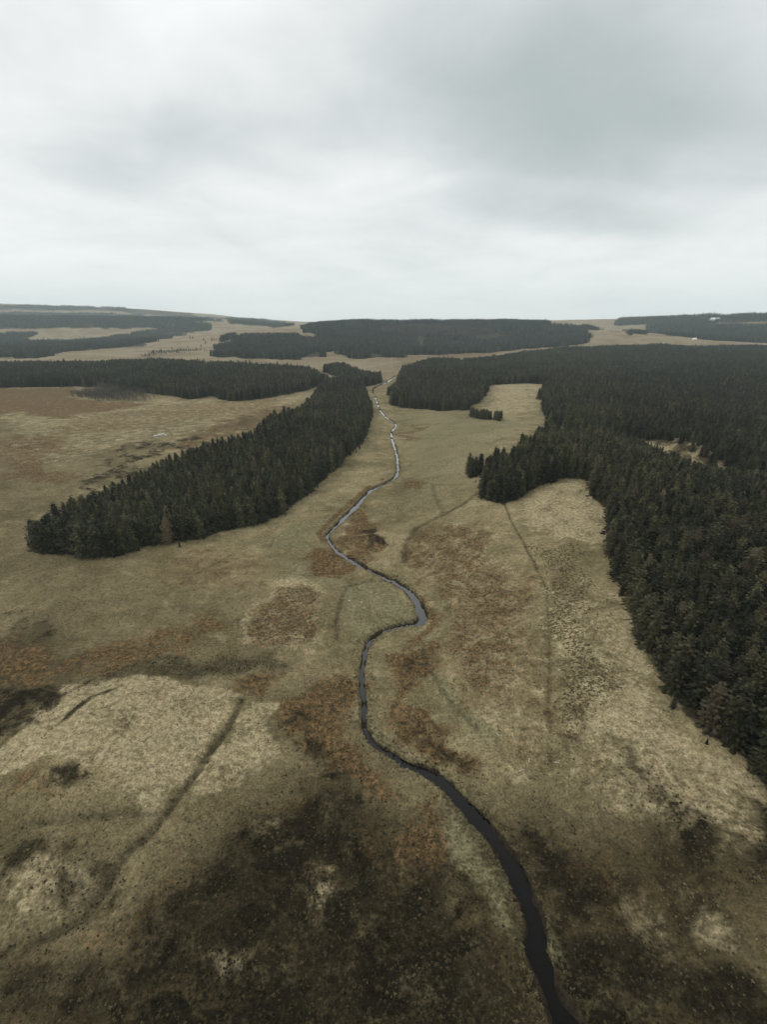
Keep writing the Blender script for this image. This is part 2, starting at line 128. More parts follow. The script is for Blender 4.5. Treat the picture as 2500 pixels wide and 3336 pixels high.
STANDS = {'long_left': [(-125.6, 157.9), (-116.0, 152.5), (-100.1, 148.7), (-90.5, 149.0), (-83.8, 158.2), (-68.7, 164.6), (-61.8, 171.5), (-47.7, 181.1), (-40.5, 195.5), (-34.8, 219.8), (-26.3, 254.0), (-22.3, 277.8), (-14.2, 318.9), (-12.1, 387.7), (-10.3, 438.1), (-20.1, 545.4), (-26.5, 621.2), (-49.3, 679.9), (-71.6, 622.5), (-69.0, 469.0), (-68.7, 412.2), (-83.1, 352.3), (-79.3, 300.9), (-94.9, 272.7), (-104.6, 261.6), (-112.8, 227.6), (-117.8, 195.9), (-121.7, 173.8), (-120.9, 157.7), (-123.9, 156.5)],
    'left_back': [(-520.4, 564.9), (-409.0, 583.0), (-363.1, 601.7), (-333.4, 594.0), (-241.2, 531.5), (-220.5, 520.2), (-196.7, 507.5), (-186.4, 542.4), (-149.7, 495.8), (-126.2, 526.5), (-105.7, 556.0), (-89.7, 586.8), (-75.7, 654.9), (-68.6, 648.1), (-117.7, 783.4), (-197.4, 823.5), (-279.7, 849.7), (-404.9, 903.6), (-488.8, 860.4), (-756.7, 836.8)],
    'middle_copse': [(-96.9, 810.8), (-66.9, 736.3), (-40.7, 669.2), (-25.1, 633.2), (-6.0, 651.7), (-2.2, 716.4), (-10.8, 715.7), (-31.2, 740.6), (-49.3, 821.1), (-81.4, 877.5), (-95.8, 819.0)],
    'middle_right': [(8.0, 517.8), (11.7, 472.6), (47.7, 452.5), (74.8, 446.7), (100.9, 512.6), (131.3, 634.4), (166.0, 634.5), (207.9, 632.4), (245.7, 685.9), (280.2, 705.4), (379.0, 843.2), (536.5, 1276.6), (351.7, 1208.7), (185.1, 1000.3), (83.8, 934.6), (34.7, 826.7), (20.6, 683.6)],
    'streamside_clump': [(2.4, 556.7), (9.9, 539.0), (15.2, 591.9), (12.4, 584.3), (4.0, 551.7)],
    'front_copse': [(71.2, 420.4), (76.2, 393.6), (84.7, 387.6), (96.1, 399.3), (89.0, 375.9), (85.5, 406.7), (76.1, 417.7)],
    'right_back': [(159.2, 505.3), (136.6, 418.6), (126.2, 377.7), (107.9, 317.4), (112.2, 271.9), (122.0, 255.0), (137.7, 247.2), (151.5, 236.4), (157.5, 226.1), (161.8, 216.2), (205.0, 215.7), (494.5, 487.1), (1170.5, 1275.7), (810.7, 1304.3), (536.5, 1276.6), (324.8, 822.0), (236.4, 670.7), (201.2, 611.2)],
    'right_near': [(40.4, 189.6), (46.6, 179.5), (53.4, 183.3), (63.4, 189.6), (73.0, 192.8), (79.9, 193.0), (82.8, 187.7), (78.2, 172.4), (79.0, 161.8), (74.6, 149.0), (68.6, 134.0), (66.1, 123.8), (63.7, 109.0), (60.6, 97.6), (58.1, 84.0), (57.0, 76.2), (58.9, 69.4), (61.5, 62.6), (63.2, 55.9), (74.1, 50.4), (114.1, 70.5), (243.0, 210.7), (225.9, 240.3), (148.7, 197.2), (158.7, 228.2), (147.7, 240.2), (157.7, 282.9), (121.1, 243.2), (114.1, 256.1), (95.1, 276.6), (85.3, 266.9), (57.9, 222.2), (52.1, 221.2), (45.1, 213.3)],
    'tip_clump': [(42.3, 240.3), (42.7, 226.5), (44.6, 215.3), (48.4, 232.3), (42.9, 216.2), (39.8, 217.9)],
    'far_centre': [(-345.1, 1083.3), (-278.3, 1035.1), (-210.5, 1005.4), (-175.1, 1009.0), (-132.5, 1056.1), (-130.7, 1167.2), (-111.5, 1251.9), (-95.0, 1284.6), (-157.1, 1405.1), (-255.0, 1447.6), (-351.8, 1461.6), (-458.6, 1501.6), (-407.2, 1364.3)],
    'far_hill': [(-87.9, 1108.4), (-62.9, 1052.9), (33.9, 1134.5), (183.9, 1235.5), (330.2, 1292.0), (556.1, 1414.0), (605.6, 1553.8), (1058.5, 2563.4), (694.5, 1826.4), (602.7, 1877.8), (785.1, 3369.3), (229.9, 1972.7), (-56.5, 1939.6), (-644.5, 6143.8), (-252.5, 1801.3), (-245.1, 1576.7), (-160.0, 1427.7), (-103.4, 1242.9)],
    'far_left_band': [(-936.4, 1044.3), (-700.0, 1045.9), (-757.6, 1211.7), (-750.5, 1301.5), (-644.8, 1413.4), (-865.8, 2131.4), (-840.3, 2235.1), (-777.0, 2304.3), (-790.6, 2457.3), (-809.6, 2476.7), (-973.9, 2416.0), (-1033.3, 2292.0), (-1065.4, 2134.6), (-1044.9, 1929.3), (-1056.3, 1848.2), (-1178.6, 1722.2), (-1311.2, 1855.4), (-1397.4, 2090.1), (-1715.6, 1950.2)],
    'hill_left_band': [(-1882.0, 2075.6), (-1390.3, 2262.0), (-1073.2, 2381.5), (-848.5, 2374.9), (-813.4, 2555.5), (-914.8, 2636.1), (-1096.5, 3518.3), (-1166.5, 3580.5), (-1534.3, 4329.6), (-1931.9, 4164.7), (-2384.6, 3921.3), (-3108.9, 3467.7)],
    'skyline_left': [(-3294.6, 3456.3), (-2705.8, 3934.3), (-2631.7, 3922.2), (-2226.4, 4183.9), (-2041.4, 4245.0), (-1603.7, 4382.5), (-1105.6, 3548.9), (-1094.2, 3653.4), (-1710.4, 4687.8), (-2058.5, 4625.6), (-2527.6, 4426.9), (-3018.3, 4193.7), (-3583.1, 3778.9)],
    'far_mid_knoll': [(-753.1, 2616.9), (-579.4, 2678.5), (-328.2, 1809.6), (-596.4, 3461.8), (-667.7, 3578.9), (-732.7, 3593.9), (-906.7, 3625.7), (-1083.1, 3653.3)],
    'right_far': [(1105.1, 2176.1), (913.0, 1668.9), (939.5, 1562.0), (979.4, 1535.9), (1394.0, 1522.5), (1652.6, 1823.3), (1492.8, 2077.3), (1384.7, 2258.1), (1267.9, 2411.3), (1204.6, 2388.8)],
    'right_skyline': [(1161.8, 2651.5), (1289.7, 2454.7), (1413.7, 2307.9), (1509.2, 2212.5), (1776.0, 1846.9), (2005.4, 2098.6), (1714.8, 2404.5), (1593.8, 2543.8), (1554.7, 2817.6), (1383.7, 3051.1)],
    'field_clump': [(757.3, 1620.9), (757.6, 1590.2), (817.6, 1636.1), (879.8, 1742.2), (1090.3, 2238.9)],
    'pale_block': [(-9.9, 1678.8), (76.8, 1630.5), (216.1, 1593.9), (342.3, 1660.6), (359.2, 1699.0), (238.0, 1766.9), (83.2, 1777.2), (0.0, 1741.1)],
    'grey_scrub': [(-321.7, 528.2), (-283.8, 485.0), (-256.6, 490.3), (-230.5, 485.7), (-230.7, 510.8), (-253.5, 566.6), (-293.5, 609.7), (-321.3, 605.8), (-337.1, 580.9)],
    'scrub_bank': [(-539.1, 1088.4), (-482.4, 1048.7), (-466.6, 1135.6), (-378.8, 1135.4), (-390.3, 1193.6), (-452.7, 1250.1), (-504.8, 1231.3), (-515.2, 1138.4)]}
SPOTS = {'boulders': [(-150.4, 319.3), (-148.2, 321.3), (-147.2, 323.7), (-144.6, 322.3)],
    'pale_stones': [(-9.8, 121.7), (-6.3, 121.1), (-5.5, 118.6)],
    'branches': [(24.5, 64.8), (26.5, 67.0), (31.2, 65.8), (38.6, 88.1), (21.9, 72.8)],
    'farm': [(1474.6, 2343.9)],
    'cottage': [(902.7, 1508.7)],
    'hill_tree': [(1665.5, 2411.7)],
    'young': [(-581.0, 1564.0), (-573.6, 1564.1), (-502.8, 1448.6), (-470.8, 1423.8), (-465.7, 1429.0), (-460.2, 1433.3), (-503.8, 1456.6), (-616.5, 1656.3), (-768.9, 2283.2), (-723.1, 2340.8), (-452.7, 1250.1), (-452.1, 1281.3), (-483.2, 1276.4), (-513.2, 1252.2), (-467.3, 1209.2), (-508.2, 1137.9), (-500.5, 1160.1), (-389.6, 1238.3), (-464.3, 1352.9), (-404.5, 1346.2)],
    'island_shrubs': [(159.3, 513.1), (155.4, 507.1)],
    'knoll_shrubs': [],
    'scar': [(144.4, 262.2), (145.3, 252.0), (146.5, 238.6), (148.2, 228.6), (151.2, 220.8)]}
PINE_RIGHT = (9.33, 0.4458)
PINE_LEFT = (-11.84, -0.4449)
LANDMARKS = {'long_left': {'near its left tip': (-118.1, 156.0), 'above the grassy scar': (-87.9, 153.1), 'above the straw slope': (-65.3, 167.9), 'beside the straight trail': (-44.3, 188.4), 'facing the pale stream bend': (-29.6, 238.9), 'nearest the winding stream': (-12.9, 339.4), 'along the back field': (-114.6, 275.2)}, 'right_near': {'by the tip clump': (42.4, 188.0), 'above the curving track': (52.1, 182.8), 'round the notch': (75.4, 192.6), 'opposite the pale knoll': (77.1, 165.2), 'over the speckled heather': (68.6, 134.0), 'beside the pale strip': (60.5, 98.8), 'above the streaked slope': (57.0, 76.2), 'at its lowest corner': (61.5, 62.6), 'below the pale scar': (102.6, 155.7), 'on the slope shoulder': (77.2, 110.2), 'well behind the pale strip': (64.6, 87.6), 'well behind the streaked slope': (64.1, 73.9), 'at the outer side': (77.7, 85.6), 'towards the scar': (89.7, 156.4), 'high above the tan slope': (78.0, 132.2), 'at the far corner': (108.5, 131.8), 'close above the corner': (61.3, 63.9)}, 'tip_clump': {}, 'front_copse': {}}

# ------------------------------------------------------------------ camera, sky, sun, exposure
cam = bpy.data.cameras.new("camera")
cam.sensor_fit = 'VERTICAL'; cam.sensor_height = 36.0; cam.lens = LENS
cam.clip_start = 0.5; cam.clip_end = 40000
cam_ob = bpy.data.objects.new("camera", cam); COL.objects.link(cam_ob)
cam_ob.location = (0, 0, CAM_HEIGHT); cam_ob.rotation_euler = (math.pi / 2 - CAM_PITCH, 0, 0)
S.camera = cam_ob

SUN_EL, SUN_AZ = math.radians(52), math.radians(-78)       # azimuth from +y towards +x
sun = bpy.data.lights.new("sun", 'SUN'); sun.energy = 0.8; sun.angle = math.radians(20); sun.color = (1.0, 0.96, 0.9)
sun_ob = bpy.data.objects.new("sun", sun); COL.objects.link(sun_ob)
sun_ob.rotation_euler = (math.pi / 2 - SUN_EL, 0, math.pi - SUN_AZ)
sun_ob.location = (0, 300, 600)

S.view_settings.view_transform = 'Standard'; S.view_settings.look = 'None'
S.view_settings.exposure = 0.2; S.view_settings.gamma = 1.0; S.view_settings.use_curve_mapping = False
S.cycles.max_bounces = 8; S.cycles.diffuse_bounces = 3; S.cycles.glossy_bounces = 2
S.cycles.transparent_max_bounces = 4; S.cycles.volume_bounces = 4
S.cycles.use_denoising = True

class Nodes:
    """short hand for building node trees"""
    def __init__(self, tree): self.t = tree; tree.nodes.clear()
    def add(self, kind, **kw):
        n = self.t.nodes.new(kind)
        for k, v in kw.items(): setattr(n, k, v)
        return n
    def link(self, a, b): self.t.links.new(a, b)
    def put(self, sock, v):
        if isinstance(v, bpy.types.NodeSocket): self.link(v, sock)
        elif isinstance(v, (tuple, list)) and len(v) == 3 and sock.type == 'RGBA': sock.default_value = (*v, 1)
        else: sock.default_value = v
    def math(self, op, a, b=0.0, c=None, clamp=False):
        n = self.add('ShaderNodeMath', operation=op, use_clamp=clamp)
        self.put(n.inputs[0], a); self.put(n.inputs[1], b)
        if c is not None: self.put(n.inputs[2], c)
        return n.outputs[0]
    def vmath(self, op, a, b=(0, 0, 0)):
        n = self.add('ShaderNodeVectorMath', operation=op); self.put(n.inputs[0], a)
        if op == 'SCALE': self.put(n.inputs['Scale'], b)
        else: self.put(n.inputs[1], b)
        return n.outputs['Value'] if op in ('DOT_PRODUCT', 'LENGTH') else n.outputs[0]
    def mix(self, f, a, b, blend='MIX'):
        n = self.add('ShaderNodeMix', data_type='RGBA', blend_type=blend)
        self.put(n.inputs[0], f); self.put(n.inputs[6], a); self.put(n.inputs[7], b)
        return n.outputs[2]
    def step(self, x, lo, hi):
        n = self.add('ShaderNodeMapRange', interpolation_type='SMOOTHSTEP')
        self.put(n.inputs[0], x); self.put(n.inputs[1], lo); self.put(n.inputs[2], hi)
        return n.outputs[0]
    def noise(self, vec, scale, detail=3.0, rough=0.55, dist=0.0):
        n = self.add('ShaderNodeTexNoise'); self.put(n.inputs['Vector'], vec)
        self.put(n.inputs['Scale'], scale); self.put(n.inputs['Detail'], detail)
        self.put(n.inputs['Roughness'], rough); self.put(n.inputs['Distortion'], dist)
        return n.outputs[0]

def make_world():
    w = bpy.data.worlds.new("World"); S.world = w; w.use_nodes = True
    N = Nodes(w.node_tree)
    sky = N.add('ShaderNodeTexSky', sky_type='NISHITA', sun_disc=False)
    sky.sun_elevation = SUN_EL; sky.sun_rotation = SUN_AZ; sky.air_density = 1.0; sky.dust_density = 2.0
    tc = N.add('ShaderNodeTexCoord')
    d = N.vmath('NORMALIZE', tc.outputs['Generated'])
    sep = N.add('ShaderNodeSeparateXYZ'); N.link(d, sep.inputs[0])
    up = N.math('MAXIMUM', sep.outputs[2], 0.0)
    inv = N.math('DIVIDE', 1.0, N.math('ADD', up, 0.16))
    p = N.vmath('SCALE', d, inv)                          # the cloud layer seen in perspective
    warp = N.noise(p, 0.55, 2.0)
    p2 = N.vmath('ADD', p, N.vmath('SCALE', (1.0, 0.6, 0.0), N.math('MULTIPLY', N.math('SUBTRACT', warp, 0.5), 1.4)))
    c1 = N.noise(p2, 0.42, 5.0, 0.5)
    c2 = N.noise(N.vmath('ADD', p2, (7.3, 2.1, 0)), 1.3, 7.0, 0.56, 0.35)
    dens = N.math('ADD', N.math('MULTIPLY', N.math('SUBTRACT', c1, 0.5), 1.6), N.math('MULTIPLY', N.math('SUBTRACT', c2, 0.5), 0.55))
    c3 = N.noise(N.vmath('ADD', p, (3.1, 5.2, 0)), 4.2, 6.0, 0.6, 0.5)
    dens = N.math('ADD', dens, N.math('MULTIPLY', N.math('SUBTRACT', c3, 0.5), 0.24))
    def bank(cx, cy, rx, ry, rot, amt):                   # a heavier or thinner part of the cloud layer
        nonlocal dens
        q = N.vmath('SUBTRACT', p2, (cx, cy, 0))
        c, s = math.cos(rot), math.sin(rot)
        a = N.math('DIVIDE', N.vmath('DOT_PRODUCT', q, (c, s, 0)), rx)
        b = N.math('DIVIDE', N.vmath('DOT_PRODUCT', q, (-s, c, 0)), ry)
        r = N.math('SQRT', N.math('ADD', N.math('POWER', N.math('ABSOLUTE', a), 2.0), N.math('POWER', N.math('ABSOLUTE', b), 2.0)))
        f = N.step(N.math('SUBTRACT', 1.0, r), 0.0, 0.85)
        dens = N.math('ADD', dens, N.math('MULTIPLY', f, amt))
    for b in CLOUD_BANKS: bank(*b)
    t = N.step(dens, -0.45, 0.95)
    light = (0.95, 0.955, 0.955); dark = (0.40, 0.45, 0.45)
    cloud = N.mix(t, light, dark)
    hor = N.math('POWER', N.math('SUBTRACT', 1.0, up), 10.0)
    cloud = N.mix(N.math('MULTIPLY', hor, 0.75), cloud, (0.84, 0.87, 0.87))
    sundir = (math.sin(SUN_AZ) * math.cos(SUN_EL), math.cos(SUN_AZ) * math.cos(SUN_EL), math.sin(SUN_EL))
    glow = N.math('POWER', N.math('MAXIMUM', N.vmath('DOT_PRODUCT', d, sundir), 0.0), 6.0)
    cloud = N.mix(N.math('MULTIPLY', glow, 0.35), cloud, (0.95, 0.95, 0.93))
    cloud = N.vmath('SCALE', cloud, 10.0)
    col = N.mix(0.95, sky.outputs[0], cloud)
    bg = N.add('ShaderNodeBackground'); N.link(col, bg.inputs[0]); bg.inputs[1].default_value = 0.1
    out = N.add('ShaderNodeOutputWorld'); N.link(bg.outputs[0], out.inputs[0])
CLOUD_BANKS = [(0.75, 2.1, 1.3, 0.75, 0.30, 0.5), (0.95, 2.9, 0.9, 0.35, 0.1, 0.35), (-0.8, 2.3, 1.0, 0.5, -0.2, 0.3), (0.0, 1.45, 0.7, 0.9, 0.0, -0.45)]
make_world()

# ------------------------------------------------------------------ terrain
def _table(seed, n=256):
    return np.random.default_rng(seed).random((n, n))
_TAB = [_table(s) for s in (11, 23, 37, 41)]
def vnoise(x, y, scale, k=0):
    x = np.asarray(x, float) / scale + 512.3; y = np.asarray(y, float) / scale + 512.7
    xi = np.floor(x).astype(np.int64); yi = np.floor(y).astype(np.int64)
    fx = x - xi; fy = y - yi
    fx = fx * fx * fx * (fx * (fx * 6 - 15) + 10); fy = fy * fy * fy * (fy * (fy * 6 - 15) + 10)
    T = _TAB[k % 4]; a, b, c, d = xi & 255, (xi + 1) & 255, yi & 255, (yi + 1) & 255
    return (T[a, c] * (1 - fx) + T[b, c] * fx) * (1 - fy) + (T[a, d] * (1 - fx) + T[b, d] * fx) * fy - 0.5
def fbm(x, y, scale, k=0, octs=3):
    s, a = 0.0, 1.0
    for i in range(octs):
        s = s + a * vnoise(x, y, scale / 2.03 ** i, k + i); a *= 0.5
    return s
def sstep(a, b, x):
    t = np.clip((x - a) / (b - a), 0, 1); return t * t * (3 - 2 * t)
def near_line(x, y, pts, vals=None, closed=False):
    """distance to a polyline and the value carried by the nearest point on it"""
    P = np.asarray(pts, float); best = np.full(x.shape, 1e12); val = np.zeros(x.shape)
    n = len(P); last = n if closed else n - 1
    for i in range(last):
        ax, ay = P[i, :2]; bx, by = P[(i + 1) % n, :2]
        dx, dy = bx - ax, by - ay
        t = np.clip(((x - ax) * dx + (y - ay) * dy) / (dx * dx + dy * dy + 1e-9), 0, 1)
        d = (x - ax - t * dx) ** 2 + (y - ay - t * dy) ** 2
        m = d < best
        best = np.where(m, d, best)
        if vals is not None:
            val = np.where(m, vals[i] * (1 - t) + vals[(i + 1) % n] * t, val)
    return np.sqrt(best), val
def inside(x, y, poly):
    P = np.asarray(poly, float); r = np.zeros(x.shape, bool); n = len(P)
    for i in range(n):
        ax, ay = P[i, :2]; bx, by = P[(i + 1) % n, :2]
        if ay == by: continue
        r ^= ((ay > y) != (by > y)) & (x < (bx - ax) * (y - ay) / (by - ay) + ax)
    return r
def cull(x, y, pts, margin):
    P = np.asarray(pts, float)
    return np.nonzero((x > P[:, 0].min() - margin) & (x < P[:, 0].max() + margin) & (y > P[:, 1].min() - margin) & (y < P[:, 1].max() + margin))[0]
def soft_poly(x, y, poly, soft):
    """1 inside the polygon, falling to 0 across a band of the given width"""
    w = np.zeros(x.shape); i = cull(x, y, poly, soft)
    if len(i):
        d, _ = near_line(x[i], y[i], poly, closed=True)
        s = np.where(inside(x[i], y[i], poly), d, -d)
        w[i] = sstep(-soft, soft, s)
    return w
def soft_line(x, y, pts, width):
    w = np.zeros(x.shape); i = cull(x, y, pts, width * 2.5)
    if len(i):
        d, _ = near_line(x[i], y[i], pts)
        w[i] = np.exp(-(d / width) ** 2)
    return w
def hills(x, y):
    s = np.zeros(x.shape)
    for crest, near in RIDGES:
        C = np.asarray(crest, float)
        d, z = near_line(x, y, C, C[:, 2])
        s = s + (z * np.exp(-(d / near) ** 2)) ** 3
    return np.cbrt(s)
def knolls(x, y):
    s = np.zeros(x.shape)
    for cx, cy, rx, ry, rot, hgt in KNOLLS:
        c, sn = math.cos(rot), math.sin(rot)
        u = ((x - cx) * c + (y - cy) * sn) / rx; v = (-(x - cx) * sn + (y - cy) * c) / ry
        s = s + hgt * np.exp(-(u * u + v * v))
    return s
def ground_height(x, y, channel=True):
    x = np.asarray(x, float); y = np.asarray(y, float)
    R = np.asarray(RIVER, float)
    d, hw = near_line(x, y, R, R[:, 2])
    z = 0.62 + 0.011 * np.minimum(np.maximum(d - 14, 0), 500) ** 1.0
    rel = sstep(4, 45, d)
    z = z + rel * (1.9 * fbm(x, y, 75, 0) + knolls(x, y)) + (0.35 + 0.65 * rel) * (0.42 * fbm(x, y, 9, 1))
    r = np.hypot(x, y)
    z = z + sstep(500, 1800, r) * 9 * fbm(x, y, 420, 2) + hills(x, y)
    near = 1 - sstep(150, 420, r)
    z = z + near * sstep(0.5, 4, d - hw) * (0.30 * vnoise(x, y, 3.1, 1) + 0.17 * vnoise(x, y, 1.35, 2))
    z = np.maximum(z, 0.38)
    if channel:
        for pts, width, depth in DITCHES:
            z = z - depth * soft_line(x, y, pts, width)
        e = d - hw * 0.67 + 0.12 + 0.7 * np.minimum(hw, 1.6) * vnoise(x, y, 4.6, 1) + 0.7 * vnoise(x, y, 1.9, 3) + 0.4 * vnoise(x, y, 0.9, 2)
        z = -0.75 + (z + 0.75) * sstep(-0.45, 0.5, e)
    return z


# ------------------------------------------------------------------ helpers
def tag(o, label, cat=None, group=None, kind=None):
    o['label'] = label
    if cat: o['category'] = cat
    if group: o['group'] = group
    if kind: o['kind'] = kind
    return o
def link(o, parent=None):
    COL.objects.link(o); o.parent = parent; return o
def mesh_of(name, v, f, mats=(), mat_idx=None, smooth=False):
    m = bpy.data.meshes.new(name); m.from_pydata([tuple(p) for p in v], [], [tuple(q) for q in f])
    for a in mats: m.materials.append(a)
    if mat_idx is not None: m.polygons.foreach_set('material_index', mat_idx)
    if smooth: m.polygons.foreach_set('use_smooth', [True] * len(m.polygons))
    m.update(); return m
def attr(m, name, kind, data, domain='POINT'):
    a = m.attributes.new(name, kind, domain)
    key = {'FLOAT_COLOR': 'color', 'FLOAT_VECTOR': 'vector'}.get(kind, 'value')
    a.data.foreach_set(key, np.ascontiguousarray(data, dtype=np.int32 if kind == 'INT' else np.float32).ravel())
def new_mat(name):
    m = bpy.data.materials.new(name); m.use_nodes = True; return m, Nodes(m.node_tree)
def finish(N, col, rough=0.9, normal=None, spec=0.15):
    b = N.add('ShaderNodeBsdfPrincipled'); N.put(b.inputs['Base Color'], col); N.put(b.inputs['Roughness'], rough)
    b.inputs['Specular IOR Level'].default_value = spec
    if normal is not None: N.link(normal, b.inputs['Normal'])
    o = N.add('ShaderNodeOutputMaterial'); N.link(b.outputs[0], o.inputs[0]); return b
def bumped(N, h, strength=0.5, dist=0.3):
    b = N.add('ShaderNodeBump'); N.put(b.inputs['Strength'], strength); b.inputs['Distance'].default_value = dist
    N.link(h, b.inputs['Height']); return b.outputs[0]

# ------------------------------------------------------------------ materials
STRAW = (0.282, 0.234, 0.128); OLIVE = (0.168, 0.142, 0.072); PALE = (0.355, 0.298, 0.178)
RUST = (0.155, 0.092, 0.040); RUST2 = (0.074, 0.054, 0.026); VIGNETTE_BROWN = (0.028, 0.0225, 0.011); BUFF = (0.27, 0.225, 0.155); HEATH = (0.019, 0.0155, 0.008); HEATH2 = (0.011, 0.0095, 0.0055)  # olive-brown holds painted vignette darkening; dark heather carries part of it
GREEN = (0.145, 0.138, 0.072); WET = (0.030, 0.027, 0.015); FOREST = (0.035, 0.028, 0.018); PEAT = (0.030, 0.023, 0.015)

def ground_material():
    m, N = new_mat("moor_ground")
    pos = N.add('ShaderNodeNewGeometry').outputs['Position']
    pos = N.vmath('MULTIPLY', pos, (1, 1, 0))
    A = N.add('ShaderNodeVertexColor', layer_name='veg_a'); B = N.add('ShaderNodeVertexColor', layer_name='veg_b')
    sa = N.add('ShaderNodeSeparateColor'); N.link(A.outputs[0], sa.inputs[0])
    sb = N.add('ShaderNodeSeparateColor'); N.link(B.outputs[0], sb.inputs[0])
    rust, heath, green, pale = sa.outputs[0], sa.outputs[1], sa.outputs[2], A.outputs[1]
    ditch, forest, peat, speck = sb.outputs[0], sb.outputs[1], sb.outputs[2], B.outputs[1]
    mc = N.add('ShaderNodeVertexColor', layer_name='veg_c'); vignette_brown = mc.outputs[1]
    sc = N.add('ShaderNodeSeparateColor'); N.link(mc.outputs[0], sc.inputs[0])
    nb = N.noise(pos, 0.035, 4.0, 0.6); nm = N.noise(pos, 0.17, 4.0, 0.65, 0.5)
    ns = N.noise(pos, 0.9, 4.0, 0.65); nf = N.noise(pos, 2.6, 3.0, 0.6)
    stretch = lambda q: N.step(q, 0.26, 0.74)
    ns, nf = stretch(ns), stretch(nf)
    nx = N.noise(N.vmath('ADD', pos, (91, 37, 0)), 0.24, 6.0, 0.6, 0.9)
    col = N.mix(N.step(nb, 0.36, 0.64), STRAW, OLIVE)
    col = N.mix(N.math('MULTIPLY', N.step(nm, 0.52, 0.72), 0.55), col, PALE)
    col = N.mix(N.math('MULTIPLY', N.step(nx, 0.52, 0.68), 0.5), col, (0.125, 0.094, 0.046))
    def over(col, w, c, n, soft=0.16, amt=1.0):
        n2 = N.math('ADD', N.math('MULTIPLY', n, 3.2), N.math('MULTIPLY', ns, 0.45))
        f = N.step(N.math('MULTIPLY', w, N.math('SUBTRACT', n2, 0.75)), 0.5 - soft, 0.5 + soft)
        return N.mix(N.math('MULTIPLY', f, amt), col, c)
    nh = N.noise(pos, 0.012, 5.0, 0.6, 0.6)
    col = N.mix(N.math('MULTIPLY', sc.outputs[1], 0.85), col, N.mix(N.step(nh, 0.38, 0.66), BUFF, (0.185, 0.142, 0.085)))
    col = N.mix(N.math('MULTIPLY', vignette_brown, N.step(nm, 0.05, 0.48)), col, N.mix(N.step(nx, 0.35, 0.7), VIGNETTE_BROWN, (0.082, 0.064, 0.031)))  # painted vignette towards the frame edges, plus browner grass in the left field
    col = over(col, pale, N.mix(ns, STRAW, N.mix(0.5, PALE, (0.42, 0.355, 0.220))), nm, 0.3, 0.9)
    col = over(col, green, N.mix(ns, GREEN, (0.225, 0.200, 0.112)), nm, 0.32, 0.85)
    col = over(col, rust, N.mix(N.step(ns, 0.1, 0.9), RUST2, N.mix(nx, RUST, (0.185, 0.118, 0.055))), nx, 0.32, 0.9)
    hb = N.noise(N.vmath('ADD', pos, (31, 77, 0)), 0.11, 6.0, 0.62, 0.7)
    heath = N.math('MULTIPLY', heath, N.math('ADD', 0.35, N.math('MULTIPLY', N.step(hb, 0.36, 0.56), 0.75)))
    col = over(col, heath, N.mix(N.step(nm, 0.46, 0.66), N.mix(ns, HEATH2, HEATH), N.mix(ns, HEATH, (0.090, 0.073, 0.038))), nx, 0.26, 0.95)
    fd = N.math('MULTIPLY', N.step(ditch, 0.1, 0.9), N.math('ADD', N.math('MULTIPLY', nx, 1.5), 0.2), clamp=True)
    col = N.mix(N.math('MULTIPLY', fd, 0.8), col, N.mix(ns, WET, (0.065, 0.054, 0.03)))
    dots = N.noise(N.vmath('ADD', pos, (13, 5, 0)), 1.25, 4.0, 0.66, 0.5)
    thr = N.math('SUBTRACT', 0.74, N.math('MULTIPLY', speck, 0.24))
    f = N.math('MULTIPLY', N.step(N.math('SUBTRACT', dots, thr), -0.015, 0.035), N.step(speck, 0.03, 0.25))
    col = N.mix(N.math('MULTIPLY', f, 0.85), col, N.mix(nx, (0.050, 0.040, 0.020), (0.085, 0.069, 0.034)))
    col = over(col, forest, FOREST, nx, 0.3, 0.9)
    col = N.mix(peat, col, PEAT)
    k = N.math('ADD', -0.09, N.math('ADD', N.math('ADD', N.math('MULTIPLY', ns, 0.56), N.math('MULTIPLY', nf, 0.72)), N.math('MULTIPLY', nm, 0.9)))
    col = N.mix(1.0, col, N.vmath('SCALE', (1, 1, 1), k), 'MULTIPLY')
    h = N.math('ADD', N.math('MULTIPLY', ns, 1.0), N.math('MULTIPLY', nf, 0.45))
    finish(N, col, 0.95, bumped(N, h, 0.75, 0.5), 0.05)
    return m
def water_material():
    m, N = new_mat("peat_water")
    pos = N.add('ShaderNodeNewGeometry').outputs['Position']
    h = N.noise(pos, 1.4, 3.0, 0.5)
    bump = bumped(N, h, 0.05, 0.1)
    lw = N.add('ShaderNodeLayerWeight'); lw.inputs[0].default_value = 0.5; N.link(bump, lw.inputs['Normal'])
    # a rippled surface: reflects little from above, more and more towards grazing view
    f = N.math('ADD', 0.003, N.math('MULTIPLY', N.math('POWER', lw.outputs['Facing'], 2.7), 0.98), clamp=True)
    a = N.add('ShaderNodeBsdfDiffuse'); a.inputs[0].default_value = (0.004, 0.0035, 0.003, 1)
    b = N.add('ShaderNodeBsdfGlossy'); b.inputs[0].default_value = (1, 1, 1, 1); b.inputs['Roughness'].default_value = 0.05; N.link(bump, b.inputs['Normal'])
    mx = N.add('ShaderNodeMixShader'); N.link(f, mx.inputs[0]); N.link(a.outputs[0], mx.inputs[1]); N.link(b.outputs[0], mx.inputs[2])
    o = N.add('ShaderNodeOutputMaterial'); N.link(mx.outputs[0], o.inputs[0])
    return m
